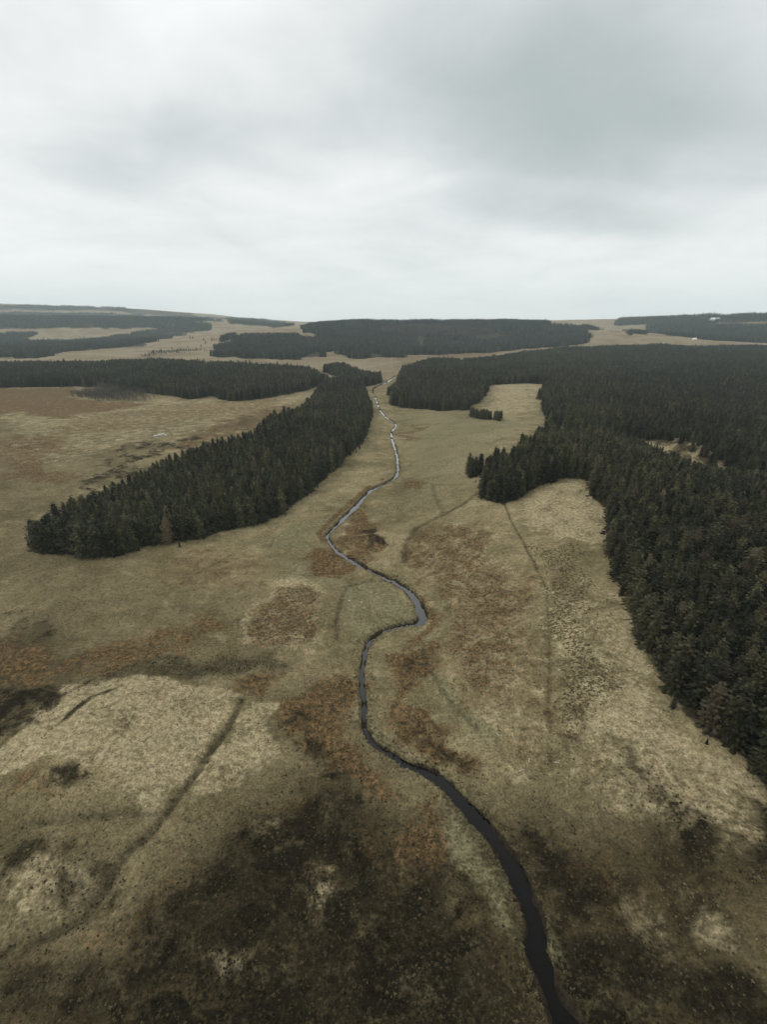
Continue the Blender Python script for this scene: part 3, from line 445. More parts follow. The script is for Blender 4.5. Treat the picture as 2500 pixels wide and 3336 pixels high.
def foliage_material(name, a, b, c):
    m, N = new_mat(name)
    oi = N.add('ShaderNodeObjectInfo'); pos = N.add('ShaderNodeNewGeometry').outputs['Position']
    n = N.noise(pos, 0.9, 3.0, 0.6); nb = N.step(N.noise(pos, 0.014, 3.0), 0.3, 0.7)
    col = N.mix(N.step(oi.outputs['Random'], 0.0, 1.0), a, b)
    col = N.mix(N.math('MULTIPLY', N.step(n, 0.48, 0.68), 0.7), col, c)
    col = N.mix(N.math('MULTIPLY', N.step(N.math('FRACT', N.math('MULTIPLY', oi.outputs['Random'], 23.7)), 0.95, 0.96), 0.6), col, (0.085, 0.066, 0.042))
    r2 = N.math('FRACT', N.math('MULTIPLY', oi.outputs['Random'], 7.31))
    k = N.math('ADD', 0.34, N.math('ADD', N.math('MULTIPLY', N.math('POWER', r2, 1.6), 1.15), N.math('MULTIPLY', nb, 0.5)))
    col = N.mix(1.0, col, N.vmath('SCALE', (1, 1, 1), k), 'MULTIPLY')
    finish(N, col, 0.75, None, 0.15); return m
def plain_material(name, c, rough=0.85, var=0.3, scale=1.5):
    m, N = new_mat(name)
    pos = N.add('ShaderNodeNewGeometry').outputs['Position']; n = N.noise(pos, scale, 5.0, 0.6)
    col = N.mix(1.0, c, N.vmath('SCALE', (1, 1, 1), N.math('ADD', 1 - var, N.math('MULTIPLY', n, 2 * var))), 'MULTIPLY')
    finish(N, col, rough, bumped(N, n, 0.4, 0.1), 0.2); return m
def tone_material():
    m, N = new_mat("tussock_grass")
    at = N.add('ShaderNodeAttribute', attribute_type='INSTANCER', attribute_name='tone')
    oi = N.add('ShaderNodeObjectInfo')
    k = N.math('ADD', 0.72, N.math('MULTIPLY', oi.outputs['Random'], 0.25))
    col = N.mix(1.0, at.outputs[0], N.vmath('SCALE', (1, 1, 1), k), 'MULTIPLY')
    finish(N, col, 0.9, None, 0.05); return m
M_GROUND = ground_material(); M_WATER = water_material()
M_SPRUCE = foliage_material("spruce_needles", (0.0165, 0.0190, 0.0085), (0.038, 0.0365, 0.0165), (0.112, 0.103, 0.054))
M_PINE = foliage_material("pine_needles", (0.0115, 0.0135, 0.0060), (0.027, 0.0260, 0.0118), (0.085, 0.078, 0.040))
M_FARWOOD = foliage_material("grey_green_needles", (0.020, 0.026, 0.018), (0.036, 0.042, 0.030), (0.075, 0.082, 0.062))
M_TWIG = foliage_material("bare_twigs", (0.066, 0.060, 0.048), (0.085, 0.075, 0.060), (0.11, 0.10, 0.082))
M_BARK = plain_material("bark", (0.075, 0.058, 0.042))
M_STONE = plain_material("pale_stone", (0.44, 0.43, 0.39), 0.9, 0.35, 2.0)
M_WOOD = plain_material("bleached_wood", (0.40, 0.36, 0.30), 0.8, 0.3, 6.0)
M_WHITE = plain_material("white_render", (0.80, 0.80, 0.78), 0.8, 0.05)
M_ROOF = plain_material("pale_sheet_roof", (0.62, 0.63, 0.64), 0.5, 0.12)
M_SLATE = plain_material("slate_roof", (0.16, 0.165, 0.175), 0.7, 0.2)
M_GLASS = plain_material("dark_glass", (0.03, 0.035, 0.04), 0.1, 0.1)
M_TUSSOCK = tone_material()

# ------------------------------------------------------------------ ground
def ragged_xy(x, y, amp):
    L = 9 * max(1, amp ** .5); return x + amp * 1.6 * fbm(x, y, L, 0), y + amp * 1.6 * fbm(x, y, L, 2)
def wood_rag(name): return 3.0 if name == 'pale_block' else 0.0 if name in NEAR else 5.0 if name in MIDDLE else 28.0
MIDDLE = ('left_back', 'middle_copse', 'middle_right', 'right_back')
def veg_weights(x, y):
    W = {k: np.zeros(x.shape) for k in ('rust', 'heather', 'green', 'pale', 'wet', 'ditch', 'forest', 'peat', 'speck', 'vignette_brown', 'buff')}
    W['buff'] = sstep(380, 900, np.hypot(x, y))
    r = np.hypot(x, y); k = np.clip(r / 90, .35, 4)
    xw = x + k * (5.5 * fbm(x, y, 17, 0) + 2.4 * fbm(x, y, 4.5, 1)); yw = y + k * (5.5 * fbm(x + 300, y, 17, 1) + 2.4 * fbm(x, y + 300, 4.5, 2))
    for kind, poly, soft, s in PATCHES:
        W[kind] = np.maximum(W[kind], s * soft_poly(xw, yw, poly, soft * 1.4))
    W['pale'] = np.maximum(W['pale'], soft_line(xw, yw, SPOTS['scar'], 12.0))
    for kind, pts, width, s in LINES:
        W[kind] = np.maximum(W[kind], s * soft_line(x, y, pts, width))
    W['ditch'] = np.maximum(W['ditch'], W['wet'])
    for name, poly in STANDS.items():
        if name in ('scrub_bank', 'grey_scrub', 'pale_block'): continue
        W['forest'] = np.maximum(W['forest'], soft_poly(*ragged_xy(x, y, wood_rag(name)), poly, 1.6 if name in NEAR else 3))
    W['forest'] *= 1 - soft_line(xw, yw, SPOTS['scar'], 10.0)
    return W
NEAR = ('long_left', 'right_near', 'tip_clump', 'front_copse', 'streamside_clump')

def make_ground():
    rad = [0.0]; r = 14.0
    while r < 6900:
        rad.append(r); r *= 1.0062 if 25 < r < 900 else 1.016
    rad = np.array(rad[1:] + [6900.0])
    front = np.radians(np.linspace(-46, 46, 660)); back = np.radians(np.linspace(46, 314, 90))[1:-1]
    az = np.concatenate([front, back]); nr, na = len(rad), len(az)
    Rr, Az = np.meshgrid(rad, az, indexing='ij')
    x = (Rr * np.sin(Az)).ravel(); y = (Rr * np.cos(Az)).ravel()
    x = np.append(x, 0.0); y = np.append(y, 0.0)
    z = ground_height(x, y)
    i = np.arange(nr - 1)[:, None] * na; j = np.arange(na)[None, :]; j2 = (j + 1) % na
    q = np.stack([i + j, i + na + j, i + na + j2, i + j2], -1).reshape(-1, 4)
    c = len(x) - 1
    tri = np.stack([np.full(na, c), np.arange(na), (np.arange(na) + 1) % na], -1)
    m = bpy.data.meshes.new("moor")
    m.vertices.add(len(x)); m.vertices.foreach_set('co', np.stack([x, y, z], -1).astype(np.float32).ravel())
    loops = np.concatenate([q[:, ::-1].ravel(), tri[:, ::-1].ravel()])
    m.loops.add(len(loops)); m.loops.foreach_set('vertex_index', loops.astype(np.int32))
    starts = np.concatenate([np.arange(len(q)) * 4, len(q) * 4 + np.arange(len(tri)) * 3])
    m.polygons.add(len(starts)); m.polygons.foreach_set('loop_start', starts.astype(np.int32))
    m.polygons.foreach_set('use_smooth', np.ones(len(starts), bool))
    m.update(calc_edges=True); m.validate()
    W = veg_weights(x, y)
    Rv = np.asarray(RIVER); d, hw = near_line(x, y, Rv, Rv[:, 2])
    W['peat'] = np.clip(1 - sstep(-0.1, 0.3, d - hw * 0.8 + 0.5 * vnoise(x, y, 1.1, 2)), 0, 1)
    one = lambda *k: np.stack([W[a] for a in k], -1)
    attr(m, 'veg_a', 'FLOAT_COLOR', one('rust', 'heather', 'green', 'pale'))
    attr(m, 'veg_b', 'FLOAT_COLOR', one('ditch', 'forest', 'peat', 'speck'))
    attr(m, 'veg_c', 'FLOAT_COLOR', one('vignette_brown', 'buff', 'vignette_brown', 'vignette_brown'))
    m.materials.append(M_GROUND)
    o = link(bpy.data.objects.new("ground", m))
    tag(o, "rolling moorland of straw grass, rusty bracken and dark heather", kind='structure')
make_ground()

def make_stream():
    R = np.asarray(RIVER); v, f = [], []
    t = np.gradient(R[:, :2], axis=0); t /= np.linalg.norm(t, axis=1)[:, None]
    for (x, y, w), (tx, ty) in zip(R, t):
        w = w + 0.9
        v += [(x - ty * w, y + tx * w, 0.0), (x + ty * w, y - tx * w, 0.0)]
    f = [(2 * i, 2 * i + 1, 2 * i + 3, 2 * i + 2) for i in range(len(R) - 1)]
    o = link(bpy.data.objects.new("stream_water", mesh_of("stream_water", v, f, [M_WATER])))
    tag(o, "narrow dark peaty stream winding down the valley", kind='structure')
make_stream()

# ------------------------------------------------------------------ tree shapes, one metre tall
class Build:
    def __init__(self): self.v, self.f = [], []
    def poly(self, *pts):
        n = len(self.v); self.v += [tuple(p) for p in pts]; self.f.append(tuple(range(n, n + len(pts))))
    def tube(self, pts, radii, sides=6):
        n0 = len(self.v)
        for (x, y, z), r in zip(pts, radii):
            for k in range(sides):
                a = 2 * math.pi * k / sides; self.v.append((x + r * math.cos(a), y + r * math.sin(a), z))
        for i in range(len(pts) - 1):
            for k in range(sides):
                a, b = n0 + i * sides + k, n0 + i * sides + (k + 1) % sides
                self.f.append((a, b, b + sides, a + sides))
    def join(self, o):
        n = len(self.v); self.v += o.v; self.f += [tuple(i + n for i in q) for q in o.f]

def spruce_shape(seed, tiers=16, width=0.185, cheap=False, blunt=0.44):
    r = random.Random(seed); crown, trunk = Build(), Build()
    trunk.tube([(0, 0, -0.03), (0, 0, 0.35), (r.uniform(-.004, .004), 0, 0.97)], [0.014, 0.010, 0.0015])
    lean = (r.uniform(-.01, .01), r.uniform(-.01, .01))
    prof = lambda z: width * (1 - z) ** blunt * (0.82 + 0.18 * math.sin(z * 19 + seed)) + 0.006
    # dense inner needles round the trunk
    core = Build(); zz = [0.05, 0.2, 0.4, 0.6, 0.8, 0.93]
    core.tube([(lean[0] * z, lean[1] * z, z) for z in zz], [prof(z) * (0.5 + r.uniform(-.08, .08)) for z in zz], 7)
    crown.join(core)
    for i in range(tiers):
        u = i / (tiers - 1); z = 0.06 + 0.91 * u ** 0.93
        n = max(4, int(round((7 if cheap else 10) * (1 - 0.55 * u)))); a0 = r.uniform(0, 6.28)
        for k in range(n):
            a = a0 + 2 * math.pi * (k + r.uniform(-.28, .28)) / n
            L = prof(z) * r.uniform(0.78, 1.22); w = min(0.052, L * 0.42) * r.uniform(.8, 1.2); zb = z + r.uniform(-.018, .018)
            ca, sa = math.cos(a), math.sin(a); cx, cy = lean[0] * z, lean[1] * z
            droop = L * (0.30 - 0.42 * u) * r.uniform(.7, 1.3)
            P = lambda s, o, h: (cx + ca * L * s - sa * o, cy + sa * L * s + ca * o, zb + h)
            tip = P(1.0, 0, -droop * 0.82); root = P(0.1, 0, 0.012)
            mid = P(0.55, 0, -droop * 0.62 + 0.012)
            l1, r1 = P(0.42, w, -droop * .5 - 0.020), P(0.42, -w, -droop * .5 - 0.020)
            l2, r2 = P(0.80, w * .75, -droop * .95 - 0.012), P(0.80, -w * .75, -droop * .95 - 0.012)
            if cheap:
                crown.poly(root, l1, tip, r1)
            else:
                crown.poly(root, l1, mid); crown.poly(root, mid, r1)
                crown.poly(mid, P(0.58, w * .3, -droop * .66), l2, tip); crown.poly(mid, tip, r2, P(0.58, -w * .3, -droop * .66))
    for k in range(4):                                      # leader shoot
        a = k * 1.57; crown.poly((0.007 * math.cos(a), 0.007 * math.sin(a), 0.93), (0.007 * math.cos(a + 1.57), 0.007 * math.sin(a + 1.57), 0.93), (lean[0], lean[1], 1.0))
    return crown, trunk

def tuft_crown(seed, blobs, spread, zc, rz, leaf, per):
    r = random.Random(seed); crown = Build()
    for b in range(blobs):
        while True:
            p = [r.uniform(-1, 1) for _ in range(3)]
            q = math.sqrt(sum(c * c for c in p))
            if 0.45 < q < 1: break
        z = zc + p[2] * rz; taper = 1 - 0.35 * max(0, p[2]); c = (p[0] * spread * taper, p[1] * spread * taper, z)
        R = leaf * r.uniform(.7, 1.35)
        for k in range(per):
            d = [r.gauss(0, 1) for _ in range(3)]; d[2] = abs(d[2]) * .8 - .15; n = math.sqrt(sum(e * e for e in d)) + 1e-6
            d = [e / n for e in d]; t = [r.gauss(0, 1) for _ in range(3)]
            t = [d[1] * t[2] - d[2] * t[1], d[2] * t[0] - d[0] * t[2], d[0] * t[1] - d[1] * t[0]]
            n = math.sqrt(sum(e * e for e in t)) + 1e-6; w = R * r.uniform(.28, .5); t = [e / n * w for e in t]
            e1 = [c[i] + d[i] * R * .15 for i in range(3)]; e2 = [c[i] + d[i] * R for i in range(3)]
            m = [c[i] + d[i] * R * .6 for i in range(3)]
            crown.poly(e1, [m[i] + t[i] for i in range(3)], e2, [m[i] - t[i] for i in range(3)])
    return crown
def pine_shape(seed):
    """a fuller, blunter conifer"""
    r = random.Random(seed)
    return spruce_shape(seed, 14, r.uniform(.26, .30), False, 0.38)
def bare_shape(seed):
    r = random.Random(seed); crown, trunk = Build(), Build()
    trunk.tube([(0, 0, -0.03), (0, 0, .35), (r.uniform(-.03, .03), 0, .7)], [0.022, 0.016, 0.006])
    def limb(p, d, L, rad, lev):
        q = [p[i] + d[i] * L for i in range(3)]
        crown.tube([p, q], [rad, rad * .5], 3)
        if lev == 0: return
        for _ in range(4):
            e = [d[i] + r.gauss(0, .55) for i in range(3)]; e[2] += .25; n = math.sqrt(sum(c * c for c in e))
            s = r.uniform(.45, 1); limb([p[i] + d[i] * L * s for i in range(3)], [c / n for c in e], L * .62, rad * .5, lev - 1)
    for k in range(9):
        a = k * 2.4; z = .2 + .055 * k
        limb((0, 0, z), (math.cos(a) * .75, math.sin(a) * .75, .65), .24 * r.uniform(.8, 1.2), .007, 3)
    return crown, trunk

PROTO = bpy.data.collections
def proto_set(name, shapes, leaf):
    """tree meshes: crown and trunk apart for single trees, joined for the mass of a wood"""
    col = bpy.data.collections.new(name); parts = []
    for k, (c, t) in enumerate(shapes):
        cm = mesh_of("crown", c.v, c.f, [leaf]); tm = mesh_of("trunk", t.v, t.f, [M_BARK]); parts.append((cm, tm))
        j = Build(); j.join(c); j.join(t)
        jm = mesh_of(name, j.v, j.f, [leaf, M_BARK], [0] * len(c.f) + [1] * len(t.f))
        col.objects.link(bpy.data.objects.new(f"{name}_{'abcdefgh'[k]}", jm))
    return parts, col
SPRUCE, SPRUCE_COL = proto_set("spruce", [spruce_shape(s, 15, w) for s, w in ((1, .225), (2, .255), (3, .205), (4, .24), (5, .215))], M_SPRUCE)
PINE, PINE_COL = proto_set("pine", [pine_shape(s) for s in (11, 12, 13, 14)], M_PINE)
BARE, BARE_COL = proto_set("bare_tree", [bare_shape(s) for s in (21, 22, 23)], M_TWIG)
FAR, FAR_COL = proto_set("far_spruce", [spruce_shape(s, 9, w, True) for s, w in ((31, .20), (32, .23), (33, .21))], M_FARWOOD)

def scatter_group(col):
    g = bpy.data.node_groups.new("scatter_" + col.name, 'GeometryNodeTree')
    g.interface.new_socket(name="Geometry", in_out='INPUT', socket_type='NodeSocketGeometry')
    g.interface.new_socket(name="Geometry", in_out='OUTPUT', socket_type='NodeSocketGeometry')
    n = g.nodes; gi = n.new('NodeGroupInput'); go = n.new('NodeGroupOutput')
    ci = n.new('GeometryNodeCollectionInfo'); ci.inputs[0].default_value = col
    ci.inputs['Separate Children'].default_value = True; ci.inputs['Reset Children'].default_value = True
    ip = n.new('GeometryNodeInstanceOnPoints'); ip.inputs['Pick Instance'].default_value = True
    def named(t, k):
        a = n.new('GeometryNodeInputNamedAttribute'); a.data_type = t; a.inputs[0].default_value = k; return a.outputs[0]
    L = g.links
    L.new(gi.outputs[0], ip.inputs['Points']); L.new(ci.outputs[0], ip.inputs['Instance'])
    L.new(named('INT', 'pick'), ip.inputs['Instance Index']); L.new(named('FLOAT_VECTOR', 'turn'), ip.inputs['Rotation'])
    L.new(named('FLOAT_VECTOR', 'size'), ip.inputs['Scale']); L.new(ip.outputs[0], go.inputs[0])
    return g
GROUPS = {}
def scatter(name, label, col, xyz, size, tone=None, tilt=0.03):
    n = len(xyz)
    if n == 0: return
    m = bpy.data.meshes.new(name); m.vertices.add(n); m.vertices.foreach_set('co', np.asarray(xyz, np.float32).ravel())
    attr(m, 'pick', 'INT', rng.integers(0, len(col.objects), n))
    attr(m, 'turn', 'FLOAT_VECTOR', np.stack([rng.normal(0, tilt, n), rng.normal(0, tilt, n), rng.uniform(0, 6.283, n)], -1))
    attr(m, 'size', 'FLOAT_VECTOR', size)
    if tone is not None: attr(m, 'tone', 'FLOAT_COLOR', tone)
    o = link(bpy.data.objects.new(name, m)); tag(o, label, kind='stuff')
    md = o.modifiers.new("scatter", 'NODES')
    if col.name not in GROUPS: GROUPS[col.name] = scatter_group(col)
    md.node_group = GROUPS[col.name]
    return o

# ------------------------------------------------------------------ woods
def grid_points(poly, spacing, jitter=0.42, ragged=1.0):
    P = np.asarray(poly); x0, y0 = P.min(0); x1, y1 = P.max(0)
    gx, gy = np.meshgrid(np.arange(x0, x1, spacing), np.arange(y0, y1, spacing))
    gx = gx.ravel() + rng.uniform(-jitter, jitter, gx.size) * spacing; gy = gy.ravel() + rng.uniform(-jitter, jitter, gy.size) * spacing
    k = inside(*ragged_xy(gx, gy, ragged), P); return gx[k], gy[k]
def in_view(x, y, z, wide=0.80):
    """picture position in half-frames: is the tree in the photograph, and how near is it"""
    c, s = math.cos(CAM_PITCH), math.sin(CAM_PITCH); dz = z - CAM_HEIGHT
    depth = y * c - dz * s; v = (y * s + dz * c) / np.maximum(depth, .1); h = x / np.maximum(depth, .1)
    return (depth > 1) & (np.abs(h) < wide) & (np.abs(v) < 1.16), depth
# name: (spacing, mean height, spread, kind)
WOODS = {
    'long_left': (2.95, 10.8, 1.5, 'mixed'), 'right_near': (2.9, 10.6, 1.5, 'mixed'), 'tip_clump': (2.3, 9.5, 1.2, 'spruce'),
    'left_back': (3.5, 11.4, 1.6, 'mixed'), 'middle_copse': (3.3, 11.0, 1.4, 'spruce'), 'middle_right': (3.5, 11.4, 1.6, 'spruce'),
    'streamside_clump': (2.8, 10.0, 1.3, 'spruce'), 'front_copse': (2.3, 7.0, 1.2, 'spruce'), 'right_back': (3.8, 11.2, 1.7, 'mixed'),
    'far_centre': (4.2, 12.5, 1.4, 'far'), 'far_hill': (5.6, 13, 2.0, 'far'), 'far_left_band': (5.2, 11, 2.0, 'far'),
    'hill_left_band': (9.0, 13, 2.0, 'far'), 'skyline_left': (13.0, 13, 2.5, 'far'), 'far_mid_knoll': (9.0, 12, 2.0, 'far'),
    'right_far': (6.5, 13, 2.0, 'far'), 'right_skyline': (9.0, 13, 2.5, 'far'), 'field_clump': (5.5, 9, 2.0, 'far'),
    'pale_block': (4.6, 12.5, 2.0, 'bare'), 'grey_scrub': (3.6, 7.5, 1.6, 'bare'), 'scrub_bank': (6.5, 4.5, 1.8, 'far'),
}
WOOD_LABEL = {
    'long_left': 'mass of {k} filling the long wood left of the stream', 'right_near': 'mass of {k} filling the near wood on the right slope',
    'tip_clump': 'small dark clump of {k} off the tip of the right wood', 'left_back': 'wide dark wood of {k} behind the pale left field',
    'middle_copse': 'small copse of {k} where the stream narrows far off', 'middle_right': 'square-ended wood of {k} right of the stream head',
    'streamside_clump': 'little clump of {k} left of the square-ended wood', 'front_copse': 'small low copse of {k} standing alone in the meadow',
    'right_back': 'broad dark wood of {k} spreading behind the right slope', 'far_centre': 'compact far wood of {k} left of the forested hill',
    'far_hill': 'far forest of {k} covering the broad central hill', 'far_left_band': 'distant band of {k} along the left pale fields',
    'hill_left_band': 'hazy forest of {k} along the foot of the left hills', 'skyline_left': 'faded forest of {k} on the left skyline hills',
    'far_mid_knoll': 'hazy wood of {k} on the small distant knoll', 'right_far': 'distant dark forest of {k} beyond the brown right field',
    'right_skyline': 'dark forest of {k} on the right skyline', 'field_clump': 'small dark clump of {k} on the brown right field',
    'pale_block': 'pale leafless block of {k} in the forest on the central hill', 'grey_scrub': 'grey leafless {k} in front of the dark left wood', 'scrub_bank': 'low patchy scrub of {k} on the far pale bank',
}
KIND_NAME = {'spruce': 'spruces', 'pine': 'full blunt conifers', 'far': 'conifers', 'bare': 'trees'}
single = {'spruce': [], 'pine': []}; mass = []
for name, (sp, hgt, spread, kind) in WOODS.items():
    poly = STANDS[name]; x, y = grid_points(poly, sp, ragged=wood_rag(name))
    z = ground_height(x, y, False); ok, depth = in_view(x, y, z + 6)
    keep = in_view(x, y, z + 6, 1.1)[0] | (np.hypot(x, y) < 900); x, y, z, ok = x[keep], y[keep], z[keep], ok[keep]
    if name in ('right_near', 'right_back', 'middle_right'):  # the open scar inside the right wood
        k = soft_line(x, y, SPOTS['scar'], 6.8) < 0.5; x, y, z, ok = x[k], y[k], z[k], ok[k]
    if name == 'far_hill':
        k = ~(inside(x, y, STANDS['pale_block']) & (rng.random(len(x)) < .75)) & (fbm(x, y, 130, 1) > -.42); x, y, z, ok = x[k], y[k], z[k], ok[k]
    if kind == 'far' and len(x) > 1500:                        # winding rides between the compartments
        k = np.abs(vnoise(x, y, 260, 2)) > .022; x, y, z, ok = x[k], y[k], z[k], ok[k]
    if name in ('right_back', 'middle_right', 'left_back'):
        k = np.abs(vnoise(x, y, 150, 3)) > .014; x, y, z, ok = x[k], y[k], z[k], ok[k]
    big = (5.0 if name in MIDDLE else 3.0) * fbm(x, y, 90, 1) + 1.4 * fbm(x, y, 14, 2)
    h = np.clip(hgt + 0.55 * big + rng.normal(0, spread * .6, len(x)), hgt * .5, hgt * 1.4)
    edge, _ = near_line(x, y, poly, closed=True)
    if name in ('right_near', 'right_back'): h = h * (1 - .5 * soft_line(x, y, SPOTS['scar'], 22.0))
    if kind == 'far' and name in ('far_left_band', 'scrub_bank', 'skyline_left'):
        k = (fbm(x, y, 60 if name != 'skyline_left' else 160, 3) > (-0.16 if name != 'skyline_left' else 0.06)); x, y, z, h, edge, ok = [a[k] for a in (x, y, z, h, edge, ok)]
    wide = 1.0 + 0.28 * (edge < 4) + rng.normal(0, .08, len(x)) + (0.12 if kind == 'far' else 0)
    wob = 0.35 * y * fbm(x, y, 26, 0) + rng.normal(0, 4, len(x)); rounded = (x + wob > PINE_RIGHT[0] + PINE_RIGHT[1] * y) | (x + wob < PINE_LEFT[0] + PINE_LEFT[1] * y) if kind == 'mixed' else np.zeros(len(x), bool)
    rounded = rounded ^ ((rng.random(len(x)) < .12) & (kind == 'mixed'))
    for kk, sel in (('pine', rounded), (kind if kind != 'mixed' else 'spruce', ~rounded)):
        if sel.any():
            hh = h[sel] * (0.92 if kk == 'pine' else 1.0) * np.where(rng.random(sel.sum()) < .05, rng.uniform(1.08, 1.22, sel.sum()), 1.0)
            mass.append((name, kk, x[sel], y[sel], z[sel] - .15, hh, wide[sel], edge[sel], ok[sel]))

def saplings(name, n_per_m):
    P = np.asarray(STANDS[name]); xs, ys = [], []
    for a, b in zip(P, np.roll(P, -1, 0)):
        L = math.hypot(*(b - a)); k = rng.random(int(L * n_per_m) + 1); q = rng.exponential(.9, len(k)) + .2
        nrm = np.array([b[1] - a[1], a[0] - b[0]]) / max(L, .1)
        for t, o in zip(k, q): xs.append(a[0] + (b[0] - a[0]) * t + nrm[0] * o); ys.append(a[1] + (b[1] - a[1]) * t + nrm[1] * o)
    x, y = np.array(xs), np.array(ys); k = ~inside(x, y, P) & (fbm(x, y, 18, 2) > -.05); x, y = x[k], y[k]; z = ground_height(x, y, False); ok, _ = in_view(x, y, z)
    ok = np.zeros(len(x), bool); h = rng.uniform(1.0, 3.6, len(x)) ; return (name, 'spruce', x, y, z - .1, h, rng.uniform(1.1, 1.5, len(x)), np.zeros(len(x)), ok)
for q, rate in (('long_left', .2), ('right_near', .06), ('left_back', .2), ('middle_right', .2)): mass.append(saplings(q, rate))

# the nearest trees in view stand one by one; score favours trees on a wood's edge, which show whole
LIMIT = 300
for kk in ('spruce', 'pine'):
    rows = []
    for mi, (name, k2, x, y, z, h, w, e, ok) in enumerate(mass):
        if k2 != kk: continue
        _, dep = in_view(x, y, z + h * .6)
        show = h / dep * np.where(e < 3.5, 1.5, 1.0)
        for i in np.nonzero(ok)[0]: rows.append((show[i], mi, i))
    rows.sort(reverse=True); single[kk] = rows[:LIMIT]
taken = {}
for kk in single:
    for _, mi, i in single[kk]: taken.setdefault(mi, set()).add(i)
STAND_WORDS = {'long_left': 'long left wood', 'right_near': 'right slope wood', 'tip_clump': 'clump off the tip of the right wood',
               'front_copse': 'low copse alone in the meadow', 'middle_right': 'square-ended wood', 'left_back': 'wood behind the left field', 'right_back': 'broad right wood',
               'middle_copse': 'far small copse', 'streamside_clump': 'streamside clump'}
def words_for(kk, name, x, y, h, e):
    size = 'tall' if h > 12.2 else 'short' if h < 10.0 else 'mid-sized'
    shape = 'pointed spruce' if kk == 'spruce' else 'blunt conifer'
    row = 'at the edge' if e < 3.2 else 'behind the edge' if e < 7 else 'inside'
    near, best = '', 1e9
    for words, (px, py) in LANDMARKS.get(name, {}).items():
        d = math.hypot(px - x, py - y)
        if d < best: near, best = words, d
    return f"{size} {shape} {row + (' ' if row == 'inside' else ' of ')}the {STAND_WORDS[name]} {near}".replace('  ', ' ').strip()
first = {}
for kk, parts in (('spruce', SPRUCE), ('pine', PINE)):
    nm = 'spruce_tree' if kk == 'spruce' else 'conifer_tree'
    for n, (_, mi, i) in enumerate(single[kk]):
        name, _, x, y, z, h, w, e, ok = mass[mi]
        cm, tm = parts[n % len(parts)]
        if kk not in first:
            root = bpy.data.objects.new(nm, None); c = bpy.data.objects.new('crown', cm); t = bpy.data.objects.new('trunk', tm); first[kk] = (root, c, t)
        else:
            root, c, t = [o.copy() for o in first[kk]]; c.data = cm; t.data = tm
        link(root); link(c, root); link(t, root)
        root.location = (x[i], y[i], z[i]); s = h[i]; root.scale = (s * w[i], s * w[i], s)
        root.rotation_euler = (rnd.gauss(0, .025), rnd.gauss(0, .025), rnd.uniform(0, 6.283)); root.empty_display_size = .2
        tag(root, words_for(kk, name, x[i], y[i], h[i], e[i]), 'tree', 'trees of the ' + STAND_WORDS[name])
for mi, (name, kk, x, y, z, h, w, e, ok) in enumerate(mass):
    keep = np.ones(len(x), bool); keep[list(taken.get(mi, ()))] = False
    col = {'spruce': SPRUCE_COL, 'pine': PINE_COL, 'far': FAR_COL, 'bare': BARE_COL}[kk]
    xyz = np.stack([x, y, z], -1)[keep]; size = np.stack([h * w, h * w, h], -1)[keep]
    scatter({'spruce': 'spruce_wood', 'pine': 'conifer_wood', 'far': 'far_wood', 'bare': 'bare_scrub'}[kk], WOOD_LABEL[name].format(k=KIND_NAME[kk]), col, xyz, size)

# ------------------------------------------------------------------ tussocks, bracken and heather standing on the ground
def tussock_shape(seed, blades, spread, hgt, width):
    r = random.Random(seed); b = Build()
    for k in range(blades):
        a = r.uniform(0, 6.28); s = spread * r.uniform(.35, 1.0); base = spread * .3 * r.random(); h = hgt * r.uniform(.6, 1.2)
        ca, sa = math.cos(a), math.sin(a); w = width * r.uniform(.7, 1.3)
        p = lambda q, o, zz: (ca * (base + s * q) - sa * o, sa * (base + s * q) + ca * o, zz)
        b.poly(p(0, w, -.05), p(0, -w, -.05), p(.45, -w * .8, h), p(.45, w * .8, h))
        b.poly(p(.45, w * .8, h), p(.45, -w * .8, h), p(1, 0, h * .55))
    return b
tus = bpy.data.collections.new("tussock")
for k, (bl, sp, hg, wd) in enumerate(((13, .55, .34, .085), (11, .42, .42, .07), (15, .65, .28, .1))):
    b = tussock_shape(60 + k, bl, sp, hg, wd); tus.objects.link(bpy.data.objects.new("tussock_" + "abc"[k], mesh_of("tussock", b.v, b.f, [M_TUSSOCK])))
